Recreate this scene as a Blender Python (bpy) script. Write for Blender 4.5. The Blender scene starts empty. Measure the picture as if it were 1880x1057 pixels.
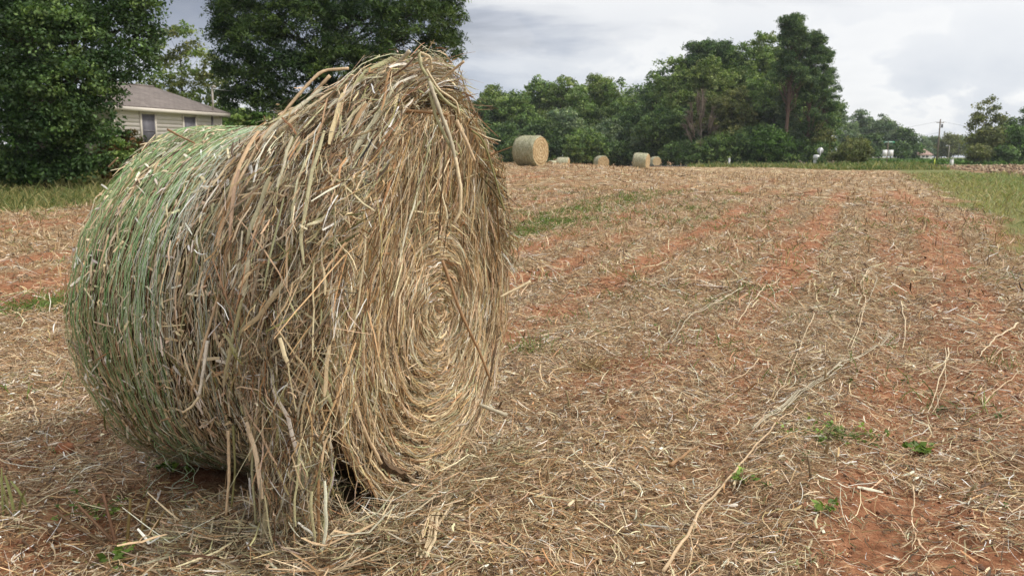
import bpy, math
import numpy as np
from mathutils import Vector

# ------------------------------------------------------------------ camera, sky, sun, exposure
S = bpy.context.scene
COL = S.collection
F_PX, CAM_H, HORIZON = 1550.0, 1.425, 286.0      # photograph pixels (1880 wide), metres, pixel row
PITCH = math.atan((528.5 - HORIZON) / F_PX)
cam_d = bpy.data.cameras.new("camera")
cam = bpy.data.objects.new("camera", cam_d)
COL.objects.link(cam)
cam_d.sensor_width = 36.0
cam_d.lens = F_PX / 1880.0 * 36.0
cam_d.clip_start, cam_d.clip_end = 0.05, 8000.0
cam.location = (0, 0, CAM_H)
cam.rotation_euler = (math.pi / 2 - PITCH, 0, 0)
cam_d.dof.use_dof = True
cam_d.dof.focus_distance = 3.6
cam_d.dof.aperture_fstop = 7.0
S.camera = cam

SUN_EL, SUN_AZ = math.radians(50), math.radians(98)   # azimuth clockwise from +Y
w = bpy.data.worlds.new("World")
S.world = w
w.use_nodes = True
nt = w.node_tree
nt.nodes.clear()


def N(tree, kind, **kw):
    n = tree.nodes.new(kind)
    for k, v in kw.items():
        if k.startswith("i_"):
            n.inputs[k[2:]].default_value = v
        else:
            setattr(n, k, v)
    return n


def math_node(tree, op, a, b=None, clamp=False):
    n = tree.nodes.new("ShaderNodeMath")
    n.operation = op
    n.use_clamp = clamp
    for i, v in enumerate((a, b)):
        if v is None:
            continue
        if isinstance(v, (int, float)):
            n.inputs[i].default_value = v
        else:
            tree.links.new(v, n.inputs[i])
    return n.outputs[0]


def ramp(tree, fac, stops, interp="LINEAR"):
    n = tree.nodes.new("ShaderNodeValToRGB")
    n.color_ramp.interpolation = interp
    e = n.color_ramp.elements
    while len(e) > 1:
        e.remove(e[-1])
    e[0].position, e[0].color = stops[0][0], (*stops[0][1], 1)
    for p, c in stops[1:]:
        x = e.new(p)
        x.color = (*c, 1)
    tree.links.new(fac, n.inputs[0])
    return n.outputs[0]


def mix(tree, fac, a, b, blend="MIX"):
    n = tree.nodes.new("ShaderNodeMix")
    n.data_type = "RGBA"
    n.blend_type = blend
    for i, v in ((0, fac), (6, a), (7, b)):
        if isinstance(v, (int, float)):
            n.inputs[i].default_value = v
        elif isinstance(v, tuple):
            n.inputs[i].default_value = (*v, 1) if len(v) == 3 else v
        else:
            tree.links.new(v, n.inputs[i])
    return n.outputs[2]


def build_sky():
    L = nt.links.new
    out = N(nt, "ShaderNodeOutputWorld")
    bg = N(nt, "ShaderNodeBackground")
    bg.inputs["Strength"].default_value = 0.1
    sky = N(nt, "ShaderNodeTexSky", sky_type="NISHITA", sun_disc=False,
            sun_elevation=SUN_EL, sun_rotation=SUN_AZ)
    tc = N(nt, "ShaderNodeTexCoord")
    sep = N(nt, "ShaderNodeSeparateXYZ")
    L(tc.outputs["Generated"], sep.inputs[0])
    X, Y, Z = sep.outputs
    den = math_node(nt, "ADD", math_node(nt, "MAXIMUM", Z, 0.0), 0.10)
    u = math_node(nt, "DIVIDE", X, den)
    v = math_node(nt, "DIVIDE", Y, den)
    comb = N(nt, "ShaderNodeCombineXYZ")
    L(u, comb.inputs[0]); L(v, comb.inputs[1])
    comb.inputs[2].default_value = 3.7
    # broad layered cloud deck
    n1 = N(nt, "ShaderNodeTexNoise", i_Scale=0.75, i_Detail=7.0, i_Roughness=0.55, i_Distortion=0.3)
    L(comb.outputs[0], n1.inputs["Vector"])
    # grey bank of cloud to the left, overhead
    lft = math_node(nt, "MULTIPLY", X, -1.5)
    hi = math_node(nt, "MULTIPLY", math_node(nt, "MINIMUM", Z, 0.2), 3.0)
    hi = math_node(nt, "SUBTRACT", hi, math_node(nt, "MULTIPLY", math_node(nt, "MAXIMUM", math_node(nt, "SUBTRACT", Z, 0.25), 0.0), 1.6))
    bias = math_node(nt, "ADD", math_node(nt, "ADD", lft, hi), -0.33)
    g = math_node(nt, "ADD", math_node(nt, "MULTIPLY", math_node(nt, "SUBTRACT", n1.outputs[0], 0.5), 3.0), bias)
    g = math_node(nt, "MULTIPLY", math_node(nt, "ADD", g, 0.32), 1.15, clamp=True)
    deck = ramp(nt, g, [(0.0, (7.0, 7.05, 7.15)), (0.26, (6.1, 6.2, 6.42)), (0.50, (3.9, 4.15, 4.75)), (0.8, (2.4, 2.65, 3.25)), (1.0, (1.9, 2.15, 2.8))])
    # heaped clouds low over the horizon
    sc = N(nt, "ShaderNodeVectorMath", operation="MULTIPLY")
    sc.inputs[1].default_value = (1.0, 1.0, 1.7)
    L(tc.outputs["Generated"], sc.inputs[0])
    n2 = N(nt, "ShaderNodeTexNoise", i_Scale=7.5, i_Detail=8.0, i_Roughness=0.52, i_Distortion=0.2)
    L(sc.outputs[0], n2.inputs["Vector"])
    low = math_node(nt, "MULTIPLY", math_node(nt, "SUBTRACT", 0.17, Z), 9.0, clamp=True)
    low = math_node(nt, "MULTIPLY", low, 0.85)
    heap = ramp(nt, n2.outputs[0], [(0.36, (4.6, 5.0, 5.7)), (0.5, (5.6, 5.9, 6.4)), (0.55, (7.5, 7.55, 7.6)), (0.66, (6.5, 6.6, 6.8))])
    cl = mix(nt, low, deck, heap)
    fin = mix(nt, 0.94, sky.outputs[0], cl)
    # glow added to the sky round the sun, outside the view, to brighten the ground
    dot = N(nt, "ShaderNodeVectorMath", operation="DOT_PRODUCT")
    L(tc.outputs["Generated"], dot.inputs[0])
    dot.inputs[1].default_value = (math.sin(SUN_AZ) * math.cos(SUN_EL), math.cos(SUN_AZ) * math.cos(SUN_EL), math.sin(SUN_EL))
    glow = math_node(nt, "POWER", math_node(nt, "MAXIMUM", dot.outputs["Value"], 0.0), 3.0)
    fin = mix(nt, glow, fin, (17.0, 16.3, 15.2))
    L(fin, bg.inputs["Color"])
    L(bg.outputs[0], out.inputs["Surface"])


build_sky()
sun_d = bpy.data.lights.new("sun", "SUN")
sun_d.energy = 1.5
sun_d.angle = math.radians(10)
sun_d.color = (1.0, 0.95, 0.87)
sun = bpy.data.objects.new("sun", sun_d)
COL.objects.link(sun)
sdir = Vector((math.sin(SUN_AZ) * math.cos(SUN_EL), math.cos(SUN_AZ) * math.cos(SUN_EL), math.sin(SUN_EL)))
sun.rotation_euler = sdir.to_track_quat("Z", "Y").to_euler()
sun.location = (20, -20, 40)

S.view_settings.view_transform = "Standard"
S.view_settings.look = "None"
S.view_settings.gamma = 1.0
S.view_settings.exposure = 0.42
S.view_settings.use_curve_mapping = False
S.render.engine = "CYCLES"
cy = S.cycles
cy.max_bounces = 6
cy.diffuse_bounces = 3
cy.glossy_bounces = 2
cy.transmission_bounces = 3
cy.transparent_max_bounces = 4
cy.volume_bounces = 0
cy.use_denoising = True
cy.denoiser = 'OPENIMAGEDENOISE'
cy.denoising_input_passes = 'RGB_ALBEDO_NORMAL'
cy.denoising_prefilter = 'ACCURATE'
cy.use_adaptive_sampling = False

# ------------------------------------------------------------------ helpers
rng = np.random.default_rng(7)
CP, SP = math.cos(PITCH), math.sin(PITCH)


def ray(px, py):
    a, b = (px - 940.0) / F_PX, (528.5 - py) / F_PX
    return np.array([a, CP + b * SP, -SP + b * CP])


def unp(px, py, Y):
    """photograph pixel to the world point at ground distance Y"""
    d = ray(px, py)
    return np.array([0, 0, CAM_H]) + d * (Y / d[1])


def _hash(ix, iy, seed):
    h = (ix.astype(np.int64) * 374761393 + iy.astype(np.int64) * 668265263 + seed * 982451653) & 0x7FFFFFFF
    h = ((h ^ (h >> 13)) * 1274126177) & 0x7FFFFFFF
    h = h ^ (h >> 16)
    return (h & 0xFFFFF) / float(0xFFFFF)


def vnoise(x, y, seed=0):
    x = np.asarray(x, float); y = np.asarray(y, float)
    ix, iy = np.floor(x), np.floor(y)
    fx, fy = x - ix, y - iy
    fx, fy = fx * fx * (3 - 2 * fx), fy * fy * (3 - 2 * fy)
    a, b = _hash(ix, iy, seed), _hash(ix + 1, iy, seed)
    c, d = _hash(ix, iy + 1, seed), _hash(ix + 1, iy + 1, seed)
    return (a * (1 - fx) + b * fx) * (1 - fy) + (c * (1 - fx) + d * fx) * fy


def fbm(x, y, seed=0, o=3):
    r, a, t = 0, 1.0, 0
    for k in range(o):
        r = r + a * vnoise(x * 2 ** k, y * 2 ** k, seed + k); t += a; a *= .5
    return r / t


def ss(a, b, x):
    t = np.clip((np.asarray(x, float) - a) / (b - a), 0, 1)
    return t * t * (3 - 2 * t)


ROW = np.array([0.388, 0.922])            # direction of the crop rows
ROWN = np.array([0.922, -0.388])


def row_uv(x, y):
    return x * ROWN[0] + y * ROWN[1], x * ROW[0] + y * ROW[1]


def verge_d(x, y):     # > 0 inside the grass verge at the right
    return (x - (2.55 + .421 * y)) * .92 + (fbm(x * .5, y * .5, 91) - .5) * 2.2


def plough_d(x, y):    # > 0 inside the ploughed field beyond the verge
    return (x - (13.6 + .365 * y)) * .94 + (fbm(x * .3, y * .3, 92) - .5) * 2.5


def lawn_d(x, y):      # > 0 inside the grass round the house at the left
    return np.minimum((-9.6 + (y - 19.8) / 1.3) - x, -.078 * y - 1.2 - x) * .8 + (fbm(x * .6, y * .6, 93) - .5) * 1.2


def base_h(x, y):
    x = np.asarray(x, float); y = np.asarray(y, float)
    A = np.interp(x, [-60, 3, 7, 10, 16, 25], [1, 1, .74, .45, .12, 0])
    hump = .9 * A * ss(6, 44, y) * (1 - ss(50, 105, y))
    y0 = 58 + 4.2 * np.clip(x - 3, 0, 13)
    fall = -.75 * ss(0, 44, y - y0) * (1 - ss(18, 45, x))
    return hump + fall


def micro(x, y):
    u, v = row_uv(x, y)
    d = np.hypot(x, y)
    k = np.clip(1.3 - d / 45, 0, 1)
    m = (fbm(x * 1.3, y * 1.3, 3, 4) - .5) * .10 + (fbm(x * 7, y * 7, 13, 3) - .5) * .035
    rows = np.cos(u * 2 * math.pi / .95 + 1.0) * .016 * (.4 + fbm(x * .4, y * .4, 8))
    return (m + rows) * k


def height(x, y):
    return base_h(x, y) + micro(x, y)


def ground(px, py):
    """photograph pixel to the point where its ray meets the ground"""
    d = ray(px, py)
    lo = None
    for t in np.geomspace(1.5, 400, 900):
        p = np.array([0, 0, CAM_H]) + d * t
        if p[2] < base_h(p[0], p[1]):
            break
    return np.array([p[0], p[1], float(height(p[0], p[1]))])


def on_ground(px, Y):
    x = (px - 940.0) / F_PX * Y * 0.99
    return np.array([x, Y, float(height(x, Y))])


def np_mesh(name, V, faces, mat, parent=None, col=None, smooth=False, mats=None, midx=None):
    """V (n,3); faces list of (m,k) index arrays"""
    me = bpy.data.meshes.new(name)
    V = np.ascontiguousarray(V, dtype=np.float32)
    me.vertices.add(len(V))
    me.vertices.foreach_set("co", V.ravel())
    faces = [np.asarray(f, dtype=np.int32) for f in faces if len(f)]
    idx = np.concatenate([f.ravel() for f in faces])
    tot = np.concatenate([np.full(len(f), f.shape[1], np.int32) for f in faces])
    st = np.concatenate([[0], np.cumsum(tot)[:-1]]).astype(np.int32)
    me.loops.add(len(idx))
    me.loops.foreach_set("vertex_index", idx)
    me.polygons.add(len(tot))
    me.polygons.foreach_set("loop_start", st)
    me.polygons.foreach_set("loop_total", tot)
    for m in (mats or [mat]):
        me.materials.append(m)
    if midx is not None:
        me.polygons.foreach_set("material_index", np.asarray(midx, np.int32))
    if smooth:
        me.polygons.foreach_set("use_smooth", np.ones(len(tot), bool))
    me.update(calc_edges=True)
    if col is not None:
        a = me.color_attributes.new("Col", "FLOAT_COLOR", "POINT")
        c = np.ones((len(V), 4), np.float32)
        c[:, :3] = col
        a.data.foreach_set("color", c.ravel())
    o = bpy.data.objects.new(name, me)
    COL.objects.link(o)
    if parent is not None:
        o.parent = parent
    return o


def tag(o, label=None, cat=None, group=None, kind=None):
    for k, v in (("label", label), ("category", cat), ("group", group), ("kind", kind)):
        if v:
            o[k] = v
    return o


def empty(name, loc, rz=0.0):
    o = bpy.data.objects.new(name, None)
    COL.objects.link(o)
    o.location = [float(v) for v in loc]
    o.rotation_euler = (0, 0, rz)
    o.empty_display_size = .2
    return o


def children(o):
    return [c for c in COL.objects if c.parent == o]


def copy_tree(o):
    c = o.copy(); COL.objects.link(c)
    for ch in list(o.children):
        d = ch.copy(); COL.objects.link(d); d.parent = c
        for gc in list(ch.children):
            e = gc.copy(); COL.objects.link(e); e.parent = d
    return c


def nrm(a):
    return a / np.maximum(np.linalg.norm(a, axis=-1, keepdims=True), 1e-9)


class MB:
    """collects plain shapes into one mesh"""
    def __init__(s):
        s.v, s.f3, s.f4, s.fn, s.c, s.n = [], [], [], [], [], 0

    def add(s, V, F, col=(1, 1, 1)):
        V = np.asarray(V, float)
        s.v.append(V)
        c = np.asarray(col, float)
        s.c.append(np.broadcast_to(c, (len(V), 3)) if c.ndim == 1 else c)
        for f in F:
            f = np.asarray(f)
            if f.ndim == 1:
                s.fn.append(f + s.n)
            elif f.shape[1] == 3:
                s.f3.append(f + s.n)
            elif f.shape[1] == 4:
                s.f4.append(f + s.n)
            else:
                s.fn.extend(list(f + s.n))
        s.n += len(V)
        return s

    def box(s, lo, hi, M=None, col=(1, 1, 1), bev=0.0):
        lo, hi = np.asarray(lo, float), np.asarray(hi, float)
        V = np.array([[x, y, z] for x in (0, 1) for y in (0, 1) for z in (0, 1)], float) * (hi - lo) + lo
        if M is not None:
            V = V @ np.asarray(M)[:3, :3].T + np.asarray(M)[:3, 3]
        F = np.array([[0, 1, 3, 2], [4, 6, 7, 5], [0, 4, 5, 1], [2, 3, 7, 6], [0, 2, 6, 4], [1, 5, 7, 3]])
        return s.add(V, [F], col)

    def tube(s, P, r, k=6, col=(1, 1, 1), flat=1.0, cap=True):
        P = np.asarray(P, float)
        r = np.broadcast_to(np.asarray(r, float), (len(P),))
        T = nrm(np.gradient(P, axis=0))
        ref = np.array([0.31, 0.2, 0.93]) if abs(T[0][2]) < .9 else np.array([1.0, .1, 0])
        A = nrm(np.cross(T, ref)); B = np.cross(T, A)
        an = np.arange(k) * 2 * math.pi / k
        ring = (A[:, None] * np.cos(an)[None, :, None] + B[:, None] * np.sin(an)[None, :, None] * flat) * r[:, None, None]
        V = (P[:, None] + ring).reshape(-1, 3)
        i = np.arange(len(P) - 1)[:, None] * k
        j = np.arange(k)[None]
        F = np.stack([i + j, i + (j + 1) % k, i + k + (j + 1) % k, i + k + j], -1).reshape(-1, 4)
        fs = [F]
        if cap:
            fs += [np.arange(k)[::-1], np.arange(k) + (len(P) - 1) * k]
        return s.add(V, fs, col)

    def poly(s, V, F, col=(1, 1, 1)):
        return s.add(V, [np.asarray(f) for f in F], col)

    def build(s, name, mat, parent=None, smooth=False):
        V = np.concatenate(s.v)
        fs = []
        if s.f4: fs.append(np.concatenate(s.f4))
        if s.f3: fs.append(np.concatenate(s.f3))
        for f in s.fn:
            fs.append(f[None])
        return np_mesh(name, V, fs, mat, parent, col=np.concatenate(s.c), smooth=smooth)


def ribbons(P, W, ref, fold=.25):
    """P (n,k,3) paths, W (n,) widths, ref (n,3) roughly outward: V-shaped straws, 3 verts a ring"""
    n, k, _ = P.shape
    T = nrm(np.gradient(P, axis=1))
    side = nrm(np.cross(T, ref[:, None, :]))
    up = np.cross(side, T)
    tp = np.ones(k); tp[0] = .75; tp[-1] = .55
    hw = (W[:, None] * tp[None] * .5)[..., None]
    V = np.stack([P - side * hw, P + up * hw * fold * 2, P + side * hw], 2)     # n,k,3,3
    b = (np.arange(n)[:, None, None] * k + np.arange(k - 1)[None, :, None]) * 3 + np.arange(2)[None, None]
    F = np.stack([b, b + 1, b + 4, b + 3], -1).reshape(-1, 4)
    return V.reshape(-1, 3), F


def ribbon_cols(C, k):
    return np.repeat(C, k * 3, axis=0)


PAL = {
    "cream": (.72, .60, .40), "white": (.84, .79, .68), "tan": (.57, .425, .27), "gold": (.57, .395, .205),
    "brown": (.32, .19, .095), "dark": (.11, .07, .04), "greygreen": (.40, .385, .22), "grey": (.47, .42, .31),
    "straw": (.64, .52, .35), "olive": (.23, .22, .09), "rust": (.42, .24, .12),
}


def pick(n, mixw, var=.18):
    names = list(mixw)
    p = np.array([mixw[k] for k in names], float); p /= p.sum()
    C = np.array([PAL[k] for k in names])[rng.choice(len(names), n, p=p)]
    return np.clip(C * (1 + rng.normal(size=(n, 1)) * var) * (1 + rng.normal(size=(n, 3)) * .04), .015, .9)


# ------------------------------------------------------------------ materials
MATS = {}


def material(name, build):
    m = bpy.data.materials.new(name)
    m.use_nodes = True
    t = m.node_tree
    t.nodes.clear()
    out = t.nodes.new("ShaderNodeOutputMaterial")
    b = t.nodes.new("ShaderNodeBsdfPrincipled")
    t.links.new(b.outputs[0], out.inputs[0])
    build(t, b, out)
    MATS[name] = m
    return m


def colattr(t):
    a = t.nodes.new("ShaderNodeAttribute")
    a.attribute_name = "Col"
    return a.outputs["Color"]


def objco(t, scale=(1, 1, 1)):
    tc = t.nodes.new("ShaderNodeTexCoord")
    mp = t.nodes.new("ShaderNodeMapping")
    mp.inputs["Scale"].default_value = scale
    t.links.new(tc.outputs["Object"], mp.inputs[0])
    return mp.outputs[0]


def noise(t, vec, scale, detail=4.0, rough=.55):
    n = t.nodes.new("ShaderNodeTexNoise")
    n.inputs["Scale"].default_value = scale
    n.inputs["Detail"].default_value = detail
    n.inputs["Roughness"].default_value = rough
    t.links.new(vec, n.inputs["Vector"])
    return n.outputs[0]


def bump(t, b, h, strength=.5, dist=.02):
    n = t.nodes.new("ShaderNodeBump")
    n.inputs["Strength"].default_value = strength
    n.inputs["Distance"].default_value = dist
    t.links.new(h, n.inputs["Height"])
    t.links.new(n.outputs[0], b.inputs["Normal"])


def m_straw(t, b, o):
    c = colattr(t)
    n = noise(t, objco(t, (40, 40, 40)), 3.0, 2)
    c2 = mix(t, .35, c, mix(t, 1.0, c, ramp(t, n, [(.3, (.45, .42, .38)), (.7, (1.25, 1.2, 1.1))]), "MULTIPLY"))
    t.links.new(c2, b.inputs["Base Color"])
    b.inputs["Roughness"].default_value = .62
    b.inputs["Specular IOR Level"].default_value = .3


def m_leaf(t, b, o):
    c = colattr(t)
    t.links.new(c, b.inputs["Base Color"])
    b.inputs["Roughness"].default_value = .55
    b.inputs["Specular IOR Level"].default_value = .3
    tr = t.nodes.new("ShaderNodeBsdfTranslucent")
    t.links.new(mix(t, 1.0, c, (1.2, 1.35, .6), "MULTIPLY"), tr.inputs[0])
    ms = t.nodes.new("ShaderNodeMixShader")
    ms.inputs[0].default_value = .22
    t.links.new(b.outputs[0], ms.inputs[1]); t.links.new(tr.outputs[0], ms.inputs[2])
    t.links.new(ms.outputs[0], o.inputs[0])


def m_bark(t, b, o):
    v = objco(t, (9, 9, 1.6))
    n = noise(t, v, 3.0, 6)
    t.links.new(mix(t, 1.0, colattr(t), ramp(t, n, [(.3, (.45, .42, .4)), (.7, (1.2, 1.15, 1.1))]), "MULTIPLY"), b.inputs["Base Color"])
    b.inputs["Roughness"].default_value = .9
    bump(t, b, n, .8, .03)


def plain(c, rough=.6, var=.12, sc=6.0, metal=0.0):
    def f(t, b, o):
        n = noise(t, objco(t), sc, 5)
        k = 1 - var, 1 + var
        t.links.new(mix(t, 1.0, c, ramp(t, n, [(.3, (k[0],) * 3), (.7, (k[1],) * 3)]), "MULTIPLY"), b.inputs["Base Color"])
        b.inputs["Roughness"].default_value = rough
        b.inputs["Metallic"].default_value = metal
    return f


def m_ground(t, b, o):
    """Col.r straw cover, Col.g grass, Col.b ploughed"""
    tc = t.nodes.new("ShaderNodeTexCoord")
    P = tc.outputs["Object"]
    sp = t.nodes.new("ShaderNodeSeparateColor")
    t.links.new(colattr(t), sp.inputs[0])
    nb = noise(t, P, .8, 6, .6)
    nf = noise(t, P, 14.0, 6, .65)
    nh = noise(t, P, 75.0, 4, .7)
    soil = ramp(t, nf, [(.28, (.16, .074, .040)), (.5, (.39, .185, .10)), (.72, (.54, .305, .18))])
    soil = mix(t, ramp(t, nb, [(.35, (0, 0, 0)), (.65, (1, 1, 1))]), soil, mix(t, 1.0, soil, (.72, .66, .62), "MULTIPLY"))
    # fine weathered litter: streaky noise turned three ways
    st = None
    for ang in (0.4, 1.5, 2.6):
        mp = t.nodes.new("ShaderNodeMapping")
        mp.inputs["Rotation"].default_value = (0, 0, ang)
        mp.inputs["Scale"].default_value = (16, 130, 40)
        t.links.new(P, mp.inputs[0])
        q = noise(t, mp.outputs[0], 1.0, 2, .5)
        q = ramp(t, q, [(.52, (0, 0, 0)), (.62, (1, 1, 1))])
        st = q if st is None else mix(t, 1.0, st, q, "LIGHTEN")
    lit = ramp(t, nh, [(.3, (.17, .11, .06)), (.5, (.42, .28, .15)), (.7, (.62, .47, .29))])
    dark = ramp(t, nh, [(.3, (.09, .05, .03)), (.7, (.28, .17, .09))])
    litter = mix(t, st, dark, lit)
    cov = math_node(t, "ADD", sp.outputs[0], math_node(t, "MULTIPLY", math_node(t, "SUBTRACT", nf, .5), 1.3))
    cov = math_node(t, "MULTIPLY", math_node(t, "SUBTRACT", cov, .22), 3.0, clamp=True)
    base = mix(t, cov, soil, litter)
    gr = ramp(t, nf, [(.3, (.10, .12, .04)), (.7, (.25, .25, .10))])
    base = mix(t, sp.outputs[1], base, gr)
    pl = ramp(t, noise(t, P, 3.0, 8, .75), [(.35, (.12, .07, .04)), (.5, (.30, .19, .11)), (.65, (.46, .33, .20))])
    base = mix(t, sp.outputs[2], base, pl)
    t.links.new(base, b.inputs["Base Color"])
    b.inputs["Roughness"].default_value = .95
    b.inputs["Specular IOR Level"].default_value = .1
    bump(t, b, math_node(t, "ADD", nf, math_node(t, "MULTIPLY", nh, .5)), .8, .03)


def m_shingle(t, b, o):
    br = t.nodes.new("ShaderNodeTexBrick")
    br.inputs["Scale"].default_value = 1.0
    br.inputs["Brick Width"].default_value = .30
    br.inputs["Row Height"].default_value = .14
    br.inputs["Mortar Size"].default_value = .008
    br.inputs["Color1"].default_value = (.20, .17, .155, 1)
    br.inputs["Color2"].default_value = (.25, .215, .195, 1)
    br.inputs["Mortar"].default_value = (.13, .10, .09, 1)
    t.links.new(objco(t, (1, 1, 1)), br.inputs["Vector"])
    n = noise(t, objco(t), 2.0, 6)
    t.links.new(mix(t, 1.0, br.outputs[0], ramp(t, n, [(.3, (.8, .8, .8)), (.7, (1.15, 1.15, 1.15))]), "MULTIPLY"), b.inputs["Base Color"])
    b.inputs["Roughness"].default_value = .9


def m_glass(t, b, o):
    b.inputs["Base Color"].default_value = (.035, .045, .065, 1)
    b.inputs["Roughness"].default_value = .12
    b.inputs["Specular IOR Level"].default_value = .8


M_STRAW = material("straw", m_straw)
M_LEAF = material("leaf", m_leaf)
M_BARK = material("bark", m_bark)
M_GROUND = material("field_soil", m_ground)
M_SHINGLE = material("shingle", m_shingle)
M_GLASS = material("window_glass", m_glass)
M_SIDING = material("siding", plain((.60, .555, .53), .6, .02, 1))
M_TRIM = material("trim", plain((.62, .57, .50), .5, .05, 3))
M_WFRAME = material("window_frame", plain((.16, .15, .17), .5, .08, 4))
M_WHITE = material("white_paint", plain((.80, .80, .79), .5, .05, 2))
M_STEEL = material("galvanised_steel", plain((.55, .56, .58), .45, .08, 8, .3))
M_POLE = material("weathered_wood", plain((.24, .19, .15), .9, .25, 5))
M_PALEPOLE = material("pale_wood", plain((.46, .42, .36), .9, .15, 5))
M_DARKM = material("dark_metal", plain((.06, .06, .065), .5, .1, 5))
M_GREENSIGN = material("sign_green", plain((.03, .30, .16), .4, .05, 4))
M_YELLOW = material("marker_yellow", plain((.62, .70, .08), .5, .05, 4))
M_BRICK = material("brick_red", plain((.36, .14, .10), .9, .2, 4))
M_RUSTROOF = material("faded_roof", plain((.33, .22, .19), .9, .25, 1.5))
M_ROAD = material("road_asphalt", plain((.40, .39, .385), .9, .1, 1.0))
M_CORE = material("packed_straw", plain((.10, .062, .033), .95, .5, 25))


# ------------------------------------------------------------------ ground, road
def build_ground():
    fa = np.radians(np.arange(-46, 46.01, .23))
    ra = np.radians(np.arange(46, 314.1, 4))[1:-1]
    an = np.concatenate([fa, ra])
    R = np.concatenate([[.05], np.geomspace(.8, 130, 380), np.geomspace(135, 760, 34)])
    A, Rr = np.meshgrid(an, R)
    X, Y = np.sin(A) * Rr, np.cos(A) * Rr
    na, nr = len(an), len(R)
    V = np.stack([X, Y, height(X, Y)], -1).reshape(-1, 3)
    i = np.arange(nr - 1)[:, None] * na
    j = np.arange(na)[None]
    F = np.stack([i + j, i + (j + 1) % na, i + na + (j + 1) % na, i + na + j], -1).reshape(-1, 4)
    x, y = V[:, 0], V[:, 1]
    C = np.stack([straw_cover(x, y), np.clip(grass_mask(x, y), 0, 1), ss(-.6, .6, plough_d(x, y)) * ss(10, 14, y) * (1 - ss(122, 126, y))], -1)
    C[:, 1] = np.maximum(C[:, 1] * (1 - C[:, 2]), ss(0, 4, y - lawn_y(x, y)) * (1 - C[:, 2]) * ss(.19, .22, x / np.maximum(y, 1)))
    C[:, 1] = np.maximum(C[:, 1], ss(124, 128, y) * ss(.19, .22, x / np.maximum(y, 1)))
    o = np_mesh("field_ground", V, [F], M_GROUND, col=C, smooth=True)
    tag(o, kind="structure")


def straw_cover(x, y):
    u, v = row_uv(x, y)
    n = fbm(u * 1.15, v * .10, 21, 4)          # streaks along the rows
    m = fbm(x * .9, y * .9, 25, 3)
    c = .31 + 2.1 * (n - .37) + .8 * (m - .45)
    c = c + .26 * np.cos(u * 2 * math.pi / .95 + 2.0 + (fbm(v * .3, u * 0, 6) - .5) * 1.5)
    # bare soil bands in the lee of the windrows
    for uc, wd in ((-3.9, .5), (-1.1, .35), (.9, .25), (2.6, .3)):
        c = c - .45 * np.exp(-((u - uc + (fbm(v * .25, u * 0, 5) - .5) * 1.2) / wd) ** 2) * (.3 + fbm(v * .5, u * .3, 77))
    c = c + .35 * ss(15, 45, np.hypot(x, y))
    c = c + .06 * (1 - ss(5, 12, np.hypot(x, y)))
    return np.clip(c, 0, 1)


def lawn_y(x, y):          # where the stubble gives way to the roadside grass
    return 104 - 22 * ss(.29, .39, x / np.maximum(y, 1))


def grass_mask(x, y):
    return np.maximum(ss(-.25, .5, verge_d(x, y)), ss(-.25, .5, lawn_d(x, y)))


build_ground()


def strip(name, pts_l, pts_r, mat, lift):
    L, R = np.asarray(pts_l, float), np.asarray(pts_r, float)
    V = np.concatenate([L, R])
    z = base_h(V[:, 0], V[:, 1]) + lift
    V = np.column_stack([V, z])
    n = len(L)
    F = np.array([[i, i + 1, n + i + 1, n + i] for i in range(n - 1)])
    return np_mesh(name, V, [F], mat)


xs = np.linspace(16, 46, 30)
tag(strip("road", np.column_stack([xs, 113.5 + xs * .02]), np.column_stack([xs, 118.8 + xs * .02]), M_ROAD, .10), kind="structure")

# ------------------------------------------------------------------ the near bale
BC, BYAW, BL, BR = np.array([-.891, 3.76]), .3747, 1.249, .775
bale = empty("hay_bale", (BC[0], BC[1], 0.0), -BYAW)
tag(bale, "large close round bale shedding a shaggy mound of loose brown straw over green netting", "hay bale")
cb, sb = math.cos(BYAW), math.sin(BYAW)


def to_bale(P):
    P = np.asarray(P, float)
    x, y = P[..., 0] - BC[0], P[..., 1] - BC[1]
    return np.stack([x * cb - y * sb, x * sb + y * cb, P[..., 2]], -1)


ZC = BR - .015        # the bale has settled a little


def side_point(x, th, off):
    """th from the top towards the camera side (-y)"""
    wob = (fbm(x * 2 + 5, th * 2 + 9, 31, 3) - .5) * .05
    sag = 1 + .012 * np.cos(2 * th)
    r = (BR + off + wob)
    return np.stack([x + 0 * th, -r * np.sin(th) / sag, np.maximum(ZC + r * np.cos(th) * sag, .012 + 0 * x)], -1)


def drape_bound(th):      # where the loose straw begins along the axis
    return -.10 + .26 * np.clip(th / 1.3, -.4, 1.4) + (fbm(th * 3, th * 0 + 3, 41, 3) - .5) * .18


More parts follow.
